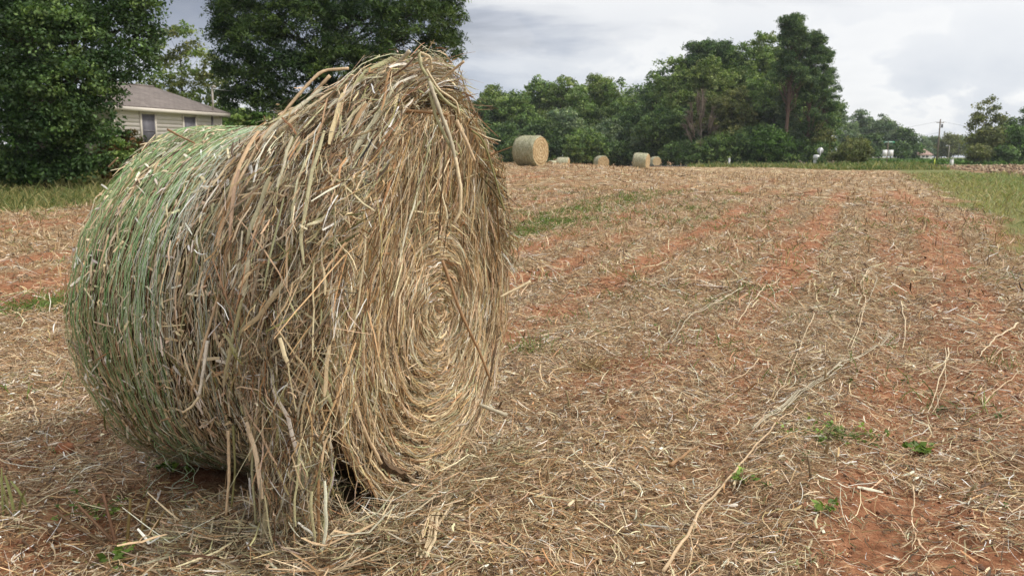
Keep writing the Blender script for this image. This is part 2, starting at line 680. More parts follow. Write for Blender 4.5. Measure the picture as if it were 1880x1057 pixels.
def build_bale():
    # packed body
    nx, na = 40, 160
    xs = np.linspace(-BL / 2, BL / 2, nx)
    th = np.linspace(0, 2 * math.pi, na, endpoint=False)
    X, T = np.meshgrid(xs, th, indexing="ij")
    endround = np.maximum(0, np.abs(X) / (BL / 2) - .9) * -.35
    off = -.045 + endround + (fbm(X * 9, T * 14, 33, 3) - .5) * .05
    Pt = side_point(X, T, off)
    V = Pt.reshape(-1, 3)
    i = np.arange(nx - 1)[:, None] * na; j = np.arange(na)[None]
    F = np.stack([i + j, i + (j + 1) % na, i + na + (j + 1) % na, i + na + j], -1).reshape(-1, 4)
    caps = [np.arange(na)[::-1][None], (np.arange(na) + (nx - 1) * na)[None]]
    # caps as rings towards the axis so that they can be rough
    mb = MB().add(V, [F])
    for sx in (-1, 1):
        fr = np.linspace(1, 0.02, 16)
        A, Tn = np.meshgrid(fr, th, indexing="ij")
        edge = V[0 if sx < 0 else (nx - 1) * na:][:na]
        Rr = np.hypot(edge[:, 1], edge[:, 2] - ZC)[None] * A
        Q = np.stack([sx * (BL / 2 - .03) + sx * (fbm(Rr * 14, Tn * 3, 35, 3) - .6) * .04 + 0 * Rr,
                      edge[None, :, 1] * A, ZC + (edge[None, :, 2] - ZC) * A], -1)
        Q[0] = edge
        n2 = len(fr)
        i = np.arange(n2 - 1)[:, None] * na
        FF = np.stack([i + j, i + (j + 1) % na, i + na + (j + 1) % na, i + na + j], -1).reshape(-1, 4)
        if sx > 0: FF = FF[:, ::-1]
        mb.add(Q.reshape(-1, 3), [FF])
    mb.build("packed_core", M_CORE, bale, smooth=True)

    # --- straw pressed flat under the netting
    n, k = 22000, 4
    x0 = rng.uniform(-BL / 2 - .005, .62, n)
    t0 = rng.uniform(-1.2, 3.3, n)
    keep = x0 < drape_bound(t0) + .12
    x0, t0 = x0[keep], t0[keep]; n = len(x0)
    le = rng.gamma(2.2, .045, n).clip(.02, .4)
    slope = rng.normal(0, .22, n) + np.where(rng.random(n) < .12, rng.normal(0, 1.2, n), 0)
    sgr = np.linspace(-.5, .5, k)
    T = t0[:, None] + sgr * (le / BR / np.sqrt(1 + slope ** 2))[:, None]
    X = x0[:, None] + sgr * (le * slope / np.sqrt(1 + slope ** 2))[:, None]
    lay = rng.uniform(-.04, .006, n)
    bend = rng.normal(0, .004, (n, k))
    P = side_point(X, T, lay[:, None] + bend)
    ref = nrm(np.stack([0 * t0, -np.sin(t0), np.cos(t0)], -1) + rng.normal(0, .45, (n, 3)))
    W = rng.gamma(2.6, .0014, n).clip(.0014, .010)
    V, F = ribbons(P, W, ref)
    C = pick(n, {"greygreen": 4, "cream": 3.4, "tan": 3, "grey": 2.4, "olive": 1.6, "brown": 1.6, "dark": .8, "white": .8})
    np_mesh("pressed_straw", V, [F], M_STRAW, bale, col=ribbon_cols(C, k))
    # broad pale chips caught in the netting
    n, k = 1300, 3
    x0 = rng.uniform(-BL / 2, .2, n); t0 = rng.uniform(-.9, 2.4, n)
    keep = x0 < drape_bound(t0) + .05
    x0, t0 = x0[keep], t0[keep]; n = len(x0)
    le = rng.gamma(3, .016, n).clip(.015, .12); sl = rng.normal(0, .9, n)
    sgr = np.linspace(-.5, .5, k)
    P = side_point(x0[:, None] + sgr * (le * np.sin(sl))[:, None], t0[:, None] + sgr * (le * np.cos(sl) / BR)[:, None], np.full((n, k), .004) + rng.normal(0, .003, (n, k)))
    ref = nrm(np.stack([0 * t0, -np.sin(t0), np.cos(t0)], -1) + rng.normal(0, .2, (n, 3)))
    V, F = ribbons(P, rng.gamma(4, .0018, n).clip(.003, .013), ref, .12)
    np_mesh("wood_chip_flakes", V, [F], M_STRAW, bale, col=ribbon_cols(pick(n, {"cream": 3, "white": 2, "tan": 1.5}), k))

    # --- netting: green strands at the far end, pale blue-grey ones towards the middle
    def net(name, xa, xb_, cnt, cols, wdt, t_lo, t_hi):
        k = 120
        x0 = np.sort(rng.uniform(xa, xb_, cnt))
        a = rng.uniform(t_lo, t_lo + .5, cnt); b = rng.uniform(t_hi - .9, t_hi, cnt)
        s = np.linspace(0, 1, k)
        T = a[:, None] + (b - a)[:, None] * s
        ph = rng.uniform(0, 6, cnt)
        X = x0[:, None] + .012 * (np.abs(((T * 9 + ph[:, None]) % 2) - 1) - .5) + (fbm(T * 2 + ph[:, None] * 7, T * 0 + x0[:, None] * 9, 51, 2) - .5) * .07
        P = side_point(X, T, .004 + .004 * vnoise(T * 30, X * 50, 52))
        ref = np.stack([0 * a, -np.sin((a + b) / 2), np.cos((a + b) / 2)], -1)
        # outward normal changes along the strand: build sides by hand
        Tn = nrm(np.gradient(P, axis=1))
        nv = np.stack([0 * T, -np.sin(T), np.cos(T)], -1)
        sd = nrm(np.cross(Tn, nv)) * (wdt / 2)
        V = np.stack([P - sd, P + nv * wdt * .45, P + sd], 2)
        bb = (np.arange(cnt)[:, None, None] * k + np.arange(k - 1)[None, :, None]) * 3 + np.arange(2)[None, None]
        F = np.stack([bb, bb + 1, bb + 4, bb + 3], -1).reshape(-1, 4)
        # the loose straw hides the strands beyond its edge; strands end at the edge
        edge = (drape_bound(T) + .08)
        ok = (X < edge)[:, :-1].repeat(2, axis=1).reshape(cnt, k - 1, 2).reshape(-1)
        C = np.array(cols)[rng.integers(0, len(cols), cnt)] * rng.uniform(.8, 1.2, (cnt, 1))
        np_mesh(name, V.reshape(-1, 3), [F[ok]], M_TWINE, bale, col=np.repeat(C, k * 3, 0))
    net("green_netting", -BL / 2 + .004, -.14, 74, [(.11, .29, .09), (.20, .38, .15), (.10, .22, .06), (.36, .49, .27)], .0018, -1.3, 2.7)
    net("pale_netting", -.28, .34, 56, [(.55, .58, .52), (.60, .60, .50), (.36, .46, .36)], .0017, -1.2, 2.3)
    # --- rolled end face: nested rings of straw
    n, k = 38000, 6
    r0 = BR * np.sqrt(rng.uniform(0.0008, 1.03, n)) * np.where(rng.random(n) < .12, rng.random(n), 1)
    p0 = rng.uniform(0, 2 * math.pi, n)
    le = rng.gamma(2.5, .055, n).clip(.03, .45) * np.clip(r0 / .22, .3, 1)
    sgr = np.linspace(-.5, .5, k)
    swirl = rng.normal(.05, .13, n) + np.where(rng.random(n) < .12, rng.normal(0, .6, n), 0)
    A = p0[:, None] + sgr * (le / np.maximum(r0, .04))[:, None]
    Rr = r0[:, None] + sgr * (le * swirl)[:, None] + rng.normal(0, .004, (n, k))
    ring = np.sin(Rr * 95 + fbm(A * 1.2 + 10, Rr * 5, 61) * 5)
    xx = BL / 2 - .014 + ring * .008 + rng.uniform(-.03, .012, n)[:, None] + (fbm(A * 2 + 7, Rr * 6, 63) - .5) * .06 
    tilt = rng.normal(0, .07, n)
    xx = xx + sgr * (le * tilt)[:, None]
    P = np.stack([xx, -Rr * np.sin(A), np.maximum(ZC + Rr * np.cos(A), .01)], -1)
    ref = nrm(np.array([1.0, 0, 0]) + rng.normal(0, .5, (n, 3)))
    W = rng.gamma(2.6, .00105, n).clip(.0011, .008)
    V, F = ribbons(P, W, ref)
    C = pick(n, {"tan": 4, "gold": 3.4, "cream": 3.8, "brown": 1.8, "rust": .7, "greygreen": 1.0, "grey": 1.2, "dark": .7, "white": .7})
    np_mesh("rolled_end_face", V, [F], M_STRAW, bale, col=ribbon_cols(C, k))

    # --- shaggy loose straw: over the top, down the near side, hanging to the ground
    def thick(x, s):
        th = s / .8
        along = ss(drape_bound(np.clip(th, -1, 1.6)) - .05, .56, x)
        top = .225 * np.exp(-((th - .06) / np.where(th > .06, .62, .30)) ** 2) * along ** 1.3
        near = .085 * ss(.2, 1.0, th) * ss(-.05, .3, x - drape_bound(np.clip(th, -1, 1.6)) + .1)
        lump = (fbm(x * 5, s * 4, 71, 3) - .5) * .10 + (fbm(x * 16 + s * 2, s * 2.2, 72, 2) - .5) * .07 * ss(.3, .9, th)
        return .03 + top + near + lump * np.clip(along + .3, 0, 1)

    TH0 = 1.50

    def drape(x, s, d):
        """s: arc length from the top over the near side; d: depth offset outwards"""
        t = thick(x, s) + d
        r = BR + t
        th = np.clip(s / .8, -2.2, TH0)
        y = -r * np.sin(th); z = ZC + r * np.cos(th)
        extra = np.maximum(s - TH0 * .8, 0)
        z = z - extra
        y = y + extra * .06
        y = y - np.maximum(.02 - z, 0) * .8
        z = np.maximum(z, .015 + d * .3)
        return np.stack([x, y, z], -1)

    n, k = 80000, 5
    s0 = rng.uniform(-1.15, 2.15, n)
    x0 = rng.uniform(-.35, .69, n)
    keep = x0 > drape_bound(np.clip(s0 / .8, -1, 1.8)) + rng.normal(0, .05, n)
    keep &= ~((s0 > 1.2) & (x0 > .60))
    s0, x0 = s0[keep], x0[keep]; n = len(s0)
    # matted locks share a place, a lean and a depth
    nlk = 620
    lkx, lks = rng.uniform(-.3, .67, nlk), rng.uniform(-1.0, 2.0, nlk)
    lka, lkd, lkl = rng.normal(0, .38, nlk), rng.normal(0, .035, nlk), rng.uniform(.12, .4, nlk)
    li = rng.integers(0, nlk, n); inl = rng.random(n) < .55
    al = rng.normal(0, .5, n) * lkl[li]
    s0 = np.where(inl, lks[li] + al * np.cos(lka[li]), s0)
    x0 = np.where(inl, np.clip(lkx[li] + al * np.sin(lka[li]) + rng.normal(0, .016, n), -.4, .69), x0)
    gap = fbm(x0 * 13 + s0 * 1.5, s0 * 2.4, 73, 2)
    keep = (x0 > drape_bound(np.clip(s0 / .8, -1, 1.8)) - .02) & ((gap > np.where(s0 > 1.45, .48, np.where(s0 > .5, .43, .36))) | (rng.random(n) < np.where(s0 > 1.45, .12, .25)) | (s0 < .25))
    s0, x0, li, inl = s0[keep], x0[keep], li[keep], inl[keep]; n = len(s0)
    le = rng.gamma(2.0, .044, n).clip(.02, .40)
    ang = np.where(inl, lka[li], 0) + rng.normal(0, .34, n) + np.where(rng.random(n) < .34, rng.normal(0, 1.1, n), 0)
    ang = np.where(np.abs(s0) < .35, ang * 1.7, ang) - .12
    sgr = np.linspace(-.5, .5, k)
    curl = rng.normal(0, .22, n)
    aa = ang[:, None] + sgr * curl[:, None]
    Sg = s0[:, None] + sgr * (le[:, None] * np.cos(aa))
    Xg = x0[:, None] + sgr * (le[:, None] * np.sin(aa))
    d0 = rng.uniform(-.10, .02, n) + np.where(inl, lkd[li], 0)
    pok = np.where(rng.random(n) < .15, rng.normal(0, .24, n), rng.normal(0, .06, n))
    pok = np.where((np.abs(s0) < .45) & (x0 > .3) & (rng.random(n) < .2), np.abs(rng.normal(0, .45, n)), pok)
    D = d0[:, None] + sgr * (le * pok)[:, None]
    P = drape(Xg, Sg, D) + np.cumsum(rng.normal(0, .0022, (n, k, 3)), 1)
    W = rng.gamma(2.0, .00135, n).clip(.0011, .011)
    V, F = ribbons(P, W, nrm(rng.normal(0, 1, (n, 3)) + np.array([.4, -.8, .5])))
    C = pick(n, {"tan": 3.4, "brown": 2.6, "cream": 3.2, "grey": 2.4, "greygreen": 2.2, "dark": 2.2, "rust": .6, "gold": .9, "white": 1.8, "olive": .7}, .32)
    np_mesh("loose_straw", V, [F], M_STRAW, bale, col=ribbon_cols(C, k))

    # straw combed over the rim and lying on the upper part of the face
    n, k = 6500, 6
    p0 = rng.normal(.22, .48, n); r0 = BR + .09 - np.abs(rng.normal(0, .15, n))
    le = rng.gamma(2.6, .06, n).clip(.05, .45)
    sgr = np.linspace(0, 1, k)
    dirn = rng.normal(0, .5, n)
    y0 = -r0 * np.sin(p0); z0 = ZC + r0 * np.cos(p0)
    over = np.clip((BR + .03 - r0) / .5, 0, 1)
    xx = (BL / 2 + rng.uniform(-.06, .07, n) * (1 - over))[:, None] + sgr * rng.uniform(-.01, .06, n)[:, None] - .06 * sgr ** 2
    yy = y0[:, None] - sgr * (le * np.sin(dirn + .5 * np.sin(p0)))[:, None]
    zz = z0[:, None] - sgr * (le * np.cos(dirn))[:, None] * (.55 + .45 * sgr)
    P = np.stack([xx, yy, np.maximum(zz, .02)], -1) + np.cumsum(rng.normal(0, .003, (n, k, 3)), 1)
    V, F = ribbons(P, rng.gamma(2.2, .0014, n).clip(.0012, .009), nrm(rng.normal(0, 1, (n, 3)) + np.array([1., -.4, .4])))
    C = pick(n, {"tan": 3.6, "brown": 2.2, "cream": 2.4, "gold": 2.2, "greygreen": 1.4, "dark": 1.2, "grey": 1.2, "white": .5}, .2)
    np_mesh("rim_straw", V, [F], M_STRAW, bale, col=ribbon_cols(C, k))

    # thick split stalks through the loose layer
    n, k = 240, 7
    s0 = rng.uniform(-.7, 1.9, n); x0 = rng.uniform(-.15, .66, n)
    keep = x0 > drape_bound(np.clip(s0 / .8, -1, 1.8)) + .04
    s0, x0 = s0[keep], x0[keep]; n = len(s0)
    le = rng.gamma(3, .075, n).clip(.08, .5)
    ang = rng.normal(-.1, .42, n)
    sgr = np.linspace(-.5, .5, k)
    aa = ang[:, None] + sgr * rng.normal(0, .10, n)[:, None]
    P = drape(x0[:, None] + sgr * le[:, None] * np.sin(aa), s0[:, None] + sgr * le[:, None] * np.cos(aa),
              rng.uniform(-.02, .045, n)[:, None] + sgr * (le * rng.normal(0, .08, n))[:, None])
    P = P + np.cumsum(rng.normal(0, .0008, (n, k, 3)), 1)
    V, F = ribbons(P, rng.gamma(4, .0025, n).clip(.005, .018), nrm(rng.normal(0, .6, (n, 3)) + np.array([.5, -.8, .4])), .3)
    C = pick(n, {"cream": 3, "tan": 2.2, "greygreen": 2.6, "grey": 2, "white": .8, "brown": 1}, .15)
    np_mesh("split_stalks", V, [F], M_STRAW, bale, col=ribbon_cols(C, k))

    # rags of straw heaped at the foot of the hanging side and face
    n, k = 7500, 5
    q = rng.random(n)
    x0 = np.where(q < .6, rng.uniform(.0, .72, n), .66 + np.abs(rng.normal(0, .10, n)))
    y0 = np.where(q < .6, -(BR + .05) + rng.normal(-.04, .12, n), rng.uniform(-.8, .45, n))
    az = rng.uniform(0, 2 * math.pi, n); le = rng.gamma(2.4, .06, n).clip(.04, .4)
    sgr = np.linspace(-.5, .5, k)
    hgt = np.abs(rng.normal(0, .05, n))
    P = np.stack([x0[:, None] + sgr * (le * np.cos(az))[:, None], y0[:, None] + sgr * (le * np.sin(az))[:, None],
                  .012 + hgt[:, None] + np.abs(sgr * (le * rng.normal(0, .3, n))[:, None])], -1) + np.cumsum(rng.normal(0, .003, (n, k, 3)), 1)
    P[..., 2] = np.maximum(P[..., 2], .006)
    V, F = ribbons(P, rng.gamma(2.2, .0015, n).clip(.0012, .009), nrm(rng.normal(0, 1, (n, 3)) + np.array([0, 0, 1.])))
    C = pick(n, {"tan": 3, "cream": 2.2, "brown": 2.4, "grey": 2, "greygreen": 1.2, "dark": 1.6, "white": .6}, .2)
    np_mesh("fallen_straw", V, [F], M_STRAW, bale, col=ribbon_cols(C, k))

    # tangled end of netting trailing from the underside
    mb = MB()
    base = to_bale(unp(345, 815, 3.25))
    for q in range(7):
        s = np.linspace(0, 1, 26)
        e = base + np.array([rng.normal(0, .05), rng.normal(-.02, .04), 0])
        P = np.stack([e[0] + .03 * np.sin(s * rng.uniform(8, 16) + q) + (fbm(s * 4, s * 0 + q, 5) - .5) * .12,
                      e[1] - .05 * s + (fbm(s * 4, s * 0 + q + 9, 6) - .5) * .10,
                      e[2] + .03 - s * rng.uniform(.12, .30)], -1)
        P[:, 2] = np.maximum(P[:, 2], .01)
        mb.tube(P, .0012, 3, [(.36, .40, .28), (.20, .30, .14)][q % 2], cap=False)
    mb.build("trailing_twine", M_TWINE, bale)


def m_twine(t, b, o):
    t.links.new(colattr(t), b.inputs["Base Color"])
    b.inputs["Roughness"].default_value = .5
    b.inputs["Specular IOR Level"].default_value = .2


M_TWINE = material("twine", m_twine)
build_bale()


def smooth_path(pts, n=18, wob=.0):
    pts = np.asarray(pts, float)
    d = np.concatenate([[0], np.cumsum(np.linalg.norm(np.diff(pts, axis=0), axis=1))])
    s = np.linspace(0, d[-1], n)
    # Catmull-like: cubic through numpy interp then a light smoothing
    P = np.stack([np.interp(s, d, pts[:, i]) for i in range(3)], -1)
    for _ in range(2):
        P[1:-1] = P[1:-1] * .5 + (P[:-2] + P[2:]) * .25
    if wob:
        P[1:-1] += rng.normal(0, wob, (n - 2, 3))
    return P


def bale_stalk(pix, r, colour, name="protruding_stalk", label=None, flat=1.0):
    """pix: list of (px, py, Y) seen in the photograph, Y the ground distance"""
    P = smooth_path([to_bale(unp(a, b, c)) for a, b, c in pix], max(8, 6 * len(pix)), r * .04)
    mb = MB()
    c = np.array(PAL[colour])
    r *= .76
    rr = np.linspace(r, r * .75, len(P)) * (1 + rng.normal(0, .08, len(P)))
    mb.tube(P, rr, 6, c * (1 + rng.normal(0, .10, (len(P) * 6, 1))), flat)
    o = mb.build(name, M_STRAW, bale)
    if label: o["label"] = label
    return o


TB = 3.42
for pix, r, c in (
    ([(640, 126, 3.45), (592, 129, 3.40), (562, 158, 3.36), (520, 208, 3.3), (482, 250, 3.2), (440, 330, 3.05), (398, 405, 2.98)], .0085, "tan"),
    ([(606, 139, 3.4), (570, 178, 3.38), (548, 205, 3.36)], .010, "tan"),
    ([(752, 94, 3.3), (735, 112, 3.32), (708, 138, 3.34)], .012, "grey"),
    ([(768, 93, 3.28), (772, 120, 3.26), (795, 160, 3.24), (822, 190, 3.24), (846, 204, 3.25)], .009, "greygreen"),
    ([(766, 94, 3.3), (790, 104, 3.3), (793, 128, 3.32), (776, 150, 3.34)], .0065, "cream"),
    ([(783, 128, 3.24), (806, 165, 3.22), (838, 186, 3.22), (844, 212, 3.24)], .006, "cream"),
    ([(852, 113, 3.34), (828, 132, 3.36), (797, 157, 3.38)], .0065, "tan"),
    ([(788, 150, 3.2), (808, 205, 3.17), (826, 250, 3.15), (838, 300, 3.14), (845, 345, 3.13)], .011, "grey"),
    ([(836, 290, 3.12), (846, 345, 3.1), (845, 390, 3.1), (832, 412, 3.1)], .010, "cream"),
    ([(738, 203, 3.2), (780, 206, 3.19), (822, 211, 3.18)], .0095, "brown"),
    ([(838, 222, 3.2), (856, 258, 3.18), (872, 296, 3.17)], .010, "tan"),
    ([(862, 236, 3.4), (890, 252, 3.42), (915, 265, 3.42)], .004, "brown"),
    ([(866, 240, 3.4), (884, 252, 3.4), (897, 285, 3.41), (910, 330, 3.41), (926, 388, 3.42)], .006, "olive"),
    ([(818, 255, 3.12), (812, 340, 3.1), (805, 440, 3.1)], .0035, "dark"),
    ([(812, 478, 3.1), (846, 575, 3.08), (880, 645, 3.1), (901, 700, 3.12)], .008, "brown"),
    ([(381, 625, 2.93), (374, 676, 2.92), (366, 726, 2.93)], .0095, "white"),
    ([(366, 728, 2.93), (350, 748, 2.92), (335, 757, 2.93)], .007, "cream"),
    ([(420, 440, 2.98), (402, 540, 2.95), (372, 640, 2.93), (352, 716, 2.93)], .008, "tan"),
    ([(308, 238, 3.75), (330, 250, 3.68), (357, 263, 3.6)], .007, "brown"),
    ([(200, 306, 3.80), (208, 298, 3.77), (216, 290, 3.75)], .006, "tan"),
    ([(419, 790, 2.88), (421, 870, 2.84), (415, 945, 2.83)], .008, "tan"),
    ([(428, 780, 2.88), (432, 860, 2.85), (425, 930, 2.84)], .006, "olive"),
    ([(470, 770, 2.87), (462, 860, 2.84), (470, 960, 2.80)], .007, "greygreen"),
    ([(974, 517, 3.6), (948, 530, 3.58), (918, 545, 3.55)], .0085, "cream"),
    ([(930, 762, 3.35), (905, 752, 3.34), (880, 742, 3.34)], .013, "grey"),
    ([(640, 480, 2.95), (662, 540, 2.95), (668, 640, 2.95)], .009, "cream"),
    ([(560, 470, 2.9), (590, 420, 2.92), (640, 380, 2.95), (690, 352, 3.0)], .009, "tan"),
    ([(455, 350, 3.02), (500, 330, 3.05), (560, 290, 3.08)], .008, "grey"),
    ([(500, 250, 3.2), (545, 215, 3.25), (600, 175, 3.3), (650, 150, 3.32)], .010, "cream"),
    ([(790, 170, 3.2), (800, 215, 3.18), (822, 262, 3.16), (840, 285, 3.15)], .010, "greygreen"),
    ([(610, 650, 2.9), (640, 700, 2.92), (668, 790, 2.95), (700, 850, 3.0)], .012, "tan"),
    ([(545, 690, 2.85), (555, 790, 2.84), (548, 870, 2.83)], .011, "greygreen"),
):
    bale_stalk(pix, r, c)

# ------------------------------------------------------------------ far bales
def m_farbale(t, b, o):
    P = objco(t)
    mp = t.nodes.new("ShaderNodeMapping")
    mp.inputs["Scale"].default_value = (22, 2.5, 2.5)
    t.links.new(P, mp.inputs[0])
    n = noise(t, mp.outputs[0], 1.6, 6, .65)
    n2 = noise(t, P, 16, 4, .7)
    c = ramp(t, n, [(.30, (.23, .23, .13)), (.48, (.43, .43, .29)), (.66, (.64, .63, .49))])
    c = mix(t, .5, c, mix(t, 1.0, c, ramp(t, n2, [(.35, (.5, .5, .42)), (.65, (1.35, 1.3, 1.2))]), "MULTIPLY"))
    t.links.new(c, b.inputs["Base Color"])
    b.inputs["Roughness"].default_value = .9
    bump(t, b, math_node(t, "ADD", n, n2), 1.0, .05)


def m_farface(t, b, o):
    P = objco(t)
    s = t.nodes.new("ShaderNodeSeparateXYZ")
    t.links.new(P, s.inputs[0])
    zz = math_node(t, "SUBTRACT", s.outputs[2], .775)
    r = math_node(t, "SQRT", math_node(t, "ADD", math_node(t, "MULTIPLY", s.outputs[1], s.outputs[1]), math_node(t, "MULTIPLY", zz, zz)))
    n = noise(t, P, 9, 5, .65)
    q = math_node(t, "SINE", math_node(t, "ADD", math_node(t, "MULTIPLY", r, 42.0), math_node(t, "MULTIPLY", n, 5.0)))
    q = math_node(t, "ADD", math_node(t, "MULTIPLY", q, .11), n)
    t.links.new(ramp(t, q, [(.25, (.24, .145, .06)), (.5, (.46, .33, .17)), (.8, (.62, .50, .32))]), b.inputs["Base Color"])
    b.inputs["Roughness"].default_value = .9
    bump(t, b, q, 1.0, .05)


M_FB = material("netted_straw", m_farbale)
M_FF = material("rolled_straw", m_farface)


def make_far_bale():
    root = empty("hay_bale", (0, 0, 0))
    nx, na = 18, 72
    xs = np.linspace(-.62, .62, nx); th = np.linspace(0, 2 * math.pi, na, endpoint=False)
    X, T = np.meshgrid(xs, th, indexing="ij")
    r = BR - .06 * np.maximum(0, np.abs(X) / .62 - .78) / .22 + (fbm(X * 6, np.cos(T) * 3 + np.sin(T) * 5 + 20, 81, 3) - .5) * .07
    V = np.stack([X, -r * np.sin(T), np.maximum(BR - .03 + r * np.cos(T), 0)], -1).reshape(-1, 3)
    i = np.arange(nx - 1)[:, None] * na; j = np.arange(na)[None]
    F = np.stack([i + j, i + (j + 1) % na, i + na + (j + 1) % na, i + na + j], -1).reshape(-1, 4)
    mb = MB().add(V, [F])
    mb.build("netted_side", M_FB, root, smooth=True)
    for sx in (-1, 1):
        fr = np.linspace(1, .03, 14)
        edge = V[:na] if sx < 0 else V[-na:]
        A, Tn = np.meshgrid(fr, th, indexing="ij")
        Q = np.stack([sx * (.62 + (fbm(A * 8, np.cos(Tn) * 2 + 5, 83) - .5) * .05 * (A < .99)) + 0 * A, edge[None, :, 1] * A, BR - .03 + (edge[None, :, 2] - BR + .03) * A], -1)
        i2 = np.arange(len(fr) - 1)[:, None] * na
        FF = np.stack([i2 + j, i2 + (j + 1) % na, i2 + na + (j + 1) % na, i2 + na + j], -1).reshape(-1, 4)
        MB().add(Q.reshape(-1, 3), [FF if sx < 0 else FF[:, ::-1]]).build("rolled_end_face", M_FF, root, smooth=True)
    # stray straws standing off the surface
    n, k = 700, 3
    x0 = rng.uniform(-.63, .63, n); t0 = rng.uniform(0, 2 * math.pi, n); le = rng.uniform(.05, .22, n)
    sg = np.linspace(-.5, .5, k); sl = rng.normal(0, .6, n)
    A = t0[:, None] + sg * (le * np.cos(sl) / BR)[:, None]
    r = BR + rng.uniform(-.03, .03, n)[:, None] + sg * (le * rng.normal(0, .15, n))[:, None]
    P = np.stack([x0[:, None] + sg * (le * np.sin(sl))[:, None], -r * np.sin(A), np.maximum(BR - .03 + r * np.cos(A), .02)], -1)
    Vr, Fr = ribbons(P, rng.gamma(4, .0025, n).clip(.005, .018), nrm(np.stack([0 * t0, -np.sin(t0), np.cos(t0)], -1)))
    np_mesh("stray_straw", Vr, [Fr], M_STRAW, root, col=ribbon_cols(pick(n, {"greygreen": 5, "cream": 1.5, "tan": .8, "olive": 2.5, "grey": 2}), k))
    return root


fb = make_far_bale()
far = [  # px centre, distance, pixel row of the top, axis yaw, label
    (974, 43.0, 250, -.62, "largest of the distant round bales, its straw end turned to the right"),
    (1015, 105.0, 295, .9, "bale sunk behind the field crest so only its rounded top shows"),
    (1034, 104.0, 289, -.25, "small distant bale seen from its pale netted side beside the sunken one"),
    (1104, 86.0, 287, -1.25, "distant bale turned with its round straw end facing forward"),
    (1177, 80.0, 281, -.45, "distant bale with a slanting top and green streaks, small bale peeping out behind"),
    (1203, 118.0, 291, -1.3, "small tan bale end peeping out behind the slanting distant bale"),
]
for i, (px, Y, top, yw, lab) in enumerate(far):
    o = fb if i == 0 else copy_tree(fb)
    d = ray(px, top)
    if i == 5:
        o.scale = (.88, .88, .88)
    elif i:        # stand it on the ground at the distance where its top shows at the right height
        Y = min(np.linspace(Y * .84, Y * 1.16, 60), key=lambda q: abs(CAM_H + d[2] / d[1] * q - 1.52 - float(base_h(d[0] / d[1] * q, q))))
    x = d[0] / d[1] * Y
    g = float(base_h(x, Y))
    o.location = (x, Y, g)
    o.rotation_euler = (0, 0.05 if i == 4 else 0, yw)
    tag(o, lab, "hay bale", "round bales standing out across the field")

# ------------------------------------------------------------------ trees
GREENS = {
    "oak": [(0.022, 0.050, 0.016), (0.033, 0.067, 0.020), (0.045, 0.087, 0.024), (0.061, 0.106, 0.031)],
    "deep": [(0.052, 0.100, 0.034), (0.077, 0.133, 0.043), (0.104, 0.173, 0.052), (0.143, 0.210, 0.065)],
    "mid": [(0.091, 0.156, 0.047), (0.131, 0.210, 0.060), (0.184, 0.266, 0.076), (0.247, 0.322, 0.099)],
    "light": [(0.109, 0.171, 0.043), (0.155, 0.225, 0.056), (0.209, 0.271, 0.078), (0.248, 0.295, 0.101)],
    "olive": [(0.130, 0.157, 0.050), (0.185, 0.202, 0.068), (0.239, 0.242, 0.088), (0.109, 0.133, 0.046)],
    "pine": [(0.048, 0.096, 0.038), (0.074, 0.133, 0.050), (0.109, 0.177, 0.062), (0.147, 0.212, 0.076)],
    "blue": [(0.104, 0.166, 0.094), (0.143, 0.210, 0.118), (0.194, 0.254, 0.141), (0.234, 0.289, 0.152)],
    "dead": [(.20, .16, .10), (.25, .20, .13), (.16, .13, .085), (.17, .16, .08)],
    "bright": [(.060, .125, .022), (.085, .165, .030), (.11, .20, .040), (.05, .10, .02)],
    "cedar": [(0.040, 0.078, 0.022), (0.070, 0.116, 0.028), (0.109, 0.163, 0.040), (0.054, 0.093, 0.025)],
    "autumn": [(.10, .07, .022), (.13, .06, .02), (.07, .085, .022), (.045, .07, .02)],
}


def leaves(cl, cr, per, size, pal, flatten=.6, droop=0.0, aspect=.55, seed=0, up=.7, center=None, spread=1.0):
    """cl (n,3) clump centres, cr (n,) clump radii -> V, F, C of leaf-shaped faces"""
    n = len(cl)
    m = n * per
    c = np.repeat(cl, per, 0); r = np.repeat(cr, per)
    g = rng.normal(0, 1, (m, 3)); g = nrm(g) * (rng.random(m) ** .45)[:, None]
    g[:, 2] *= flatten
    p = c + g * r[:, None] * spread
    p[:, 2] -= droop * (g[:, 0] ** 2 + g[:, 1] ** 2) * r
    nn = nrm(rng.normal(0, 1, (m, 3)) * .75 + np.array([0, 0, up]) + g * .6)
    t = nrm(np.cross(nn, rng.normal(0, 1, (m, 3))))
    b = np.cross(nn, t)
    s = size * rng.uniform(.6, 1.35, m)[:, None]
    V = np.stack([p - t * s * .5, p + b * s * aspect * .5 - nn * s * .06, p + t * s * .5 - nn * s * .12, p - b * s * aspect * .5 - nn * s * .06], 1)
    F = np.arange(m * 4).reshape(-1, 4)
    P = np.array(GREENS[pal])
    ci = rng.integers(0, len(P), n)
    C = P[np.repeat(ci, per)] * np.repeat(rng.uniform(.62, 1.45, (n, 1)), per, 0) * rng.uniform(.75, 1.3, (m, 1))
    return V.reshape(-1, 3), F, np.repeat(C, 4, 0)


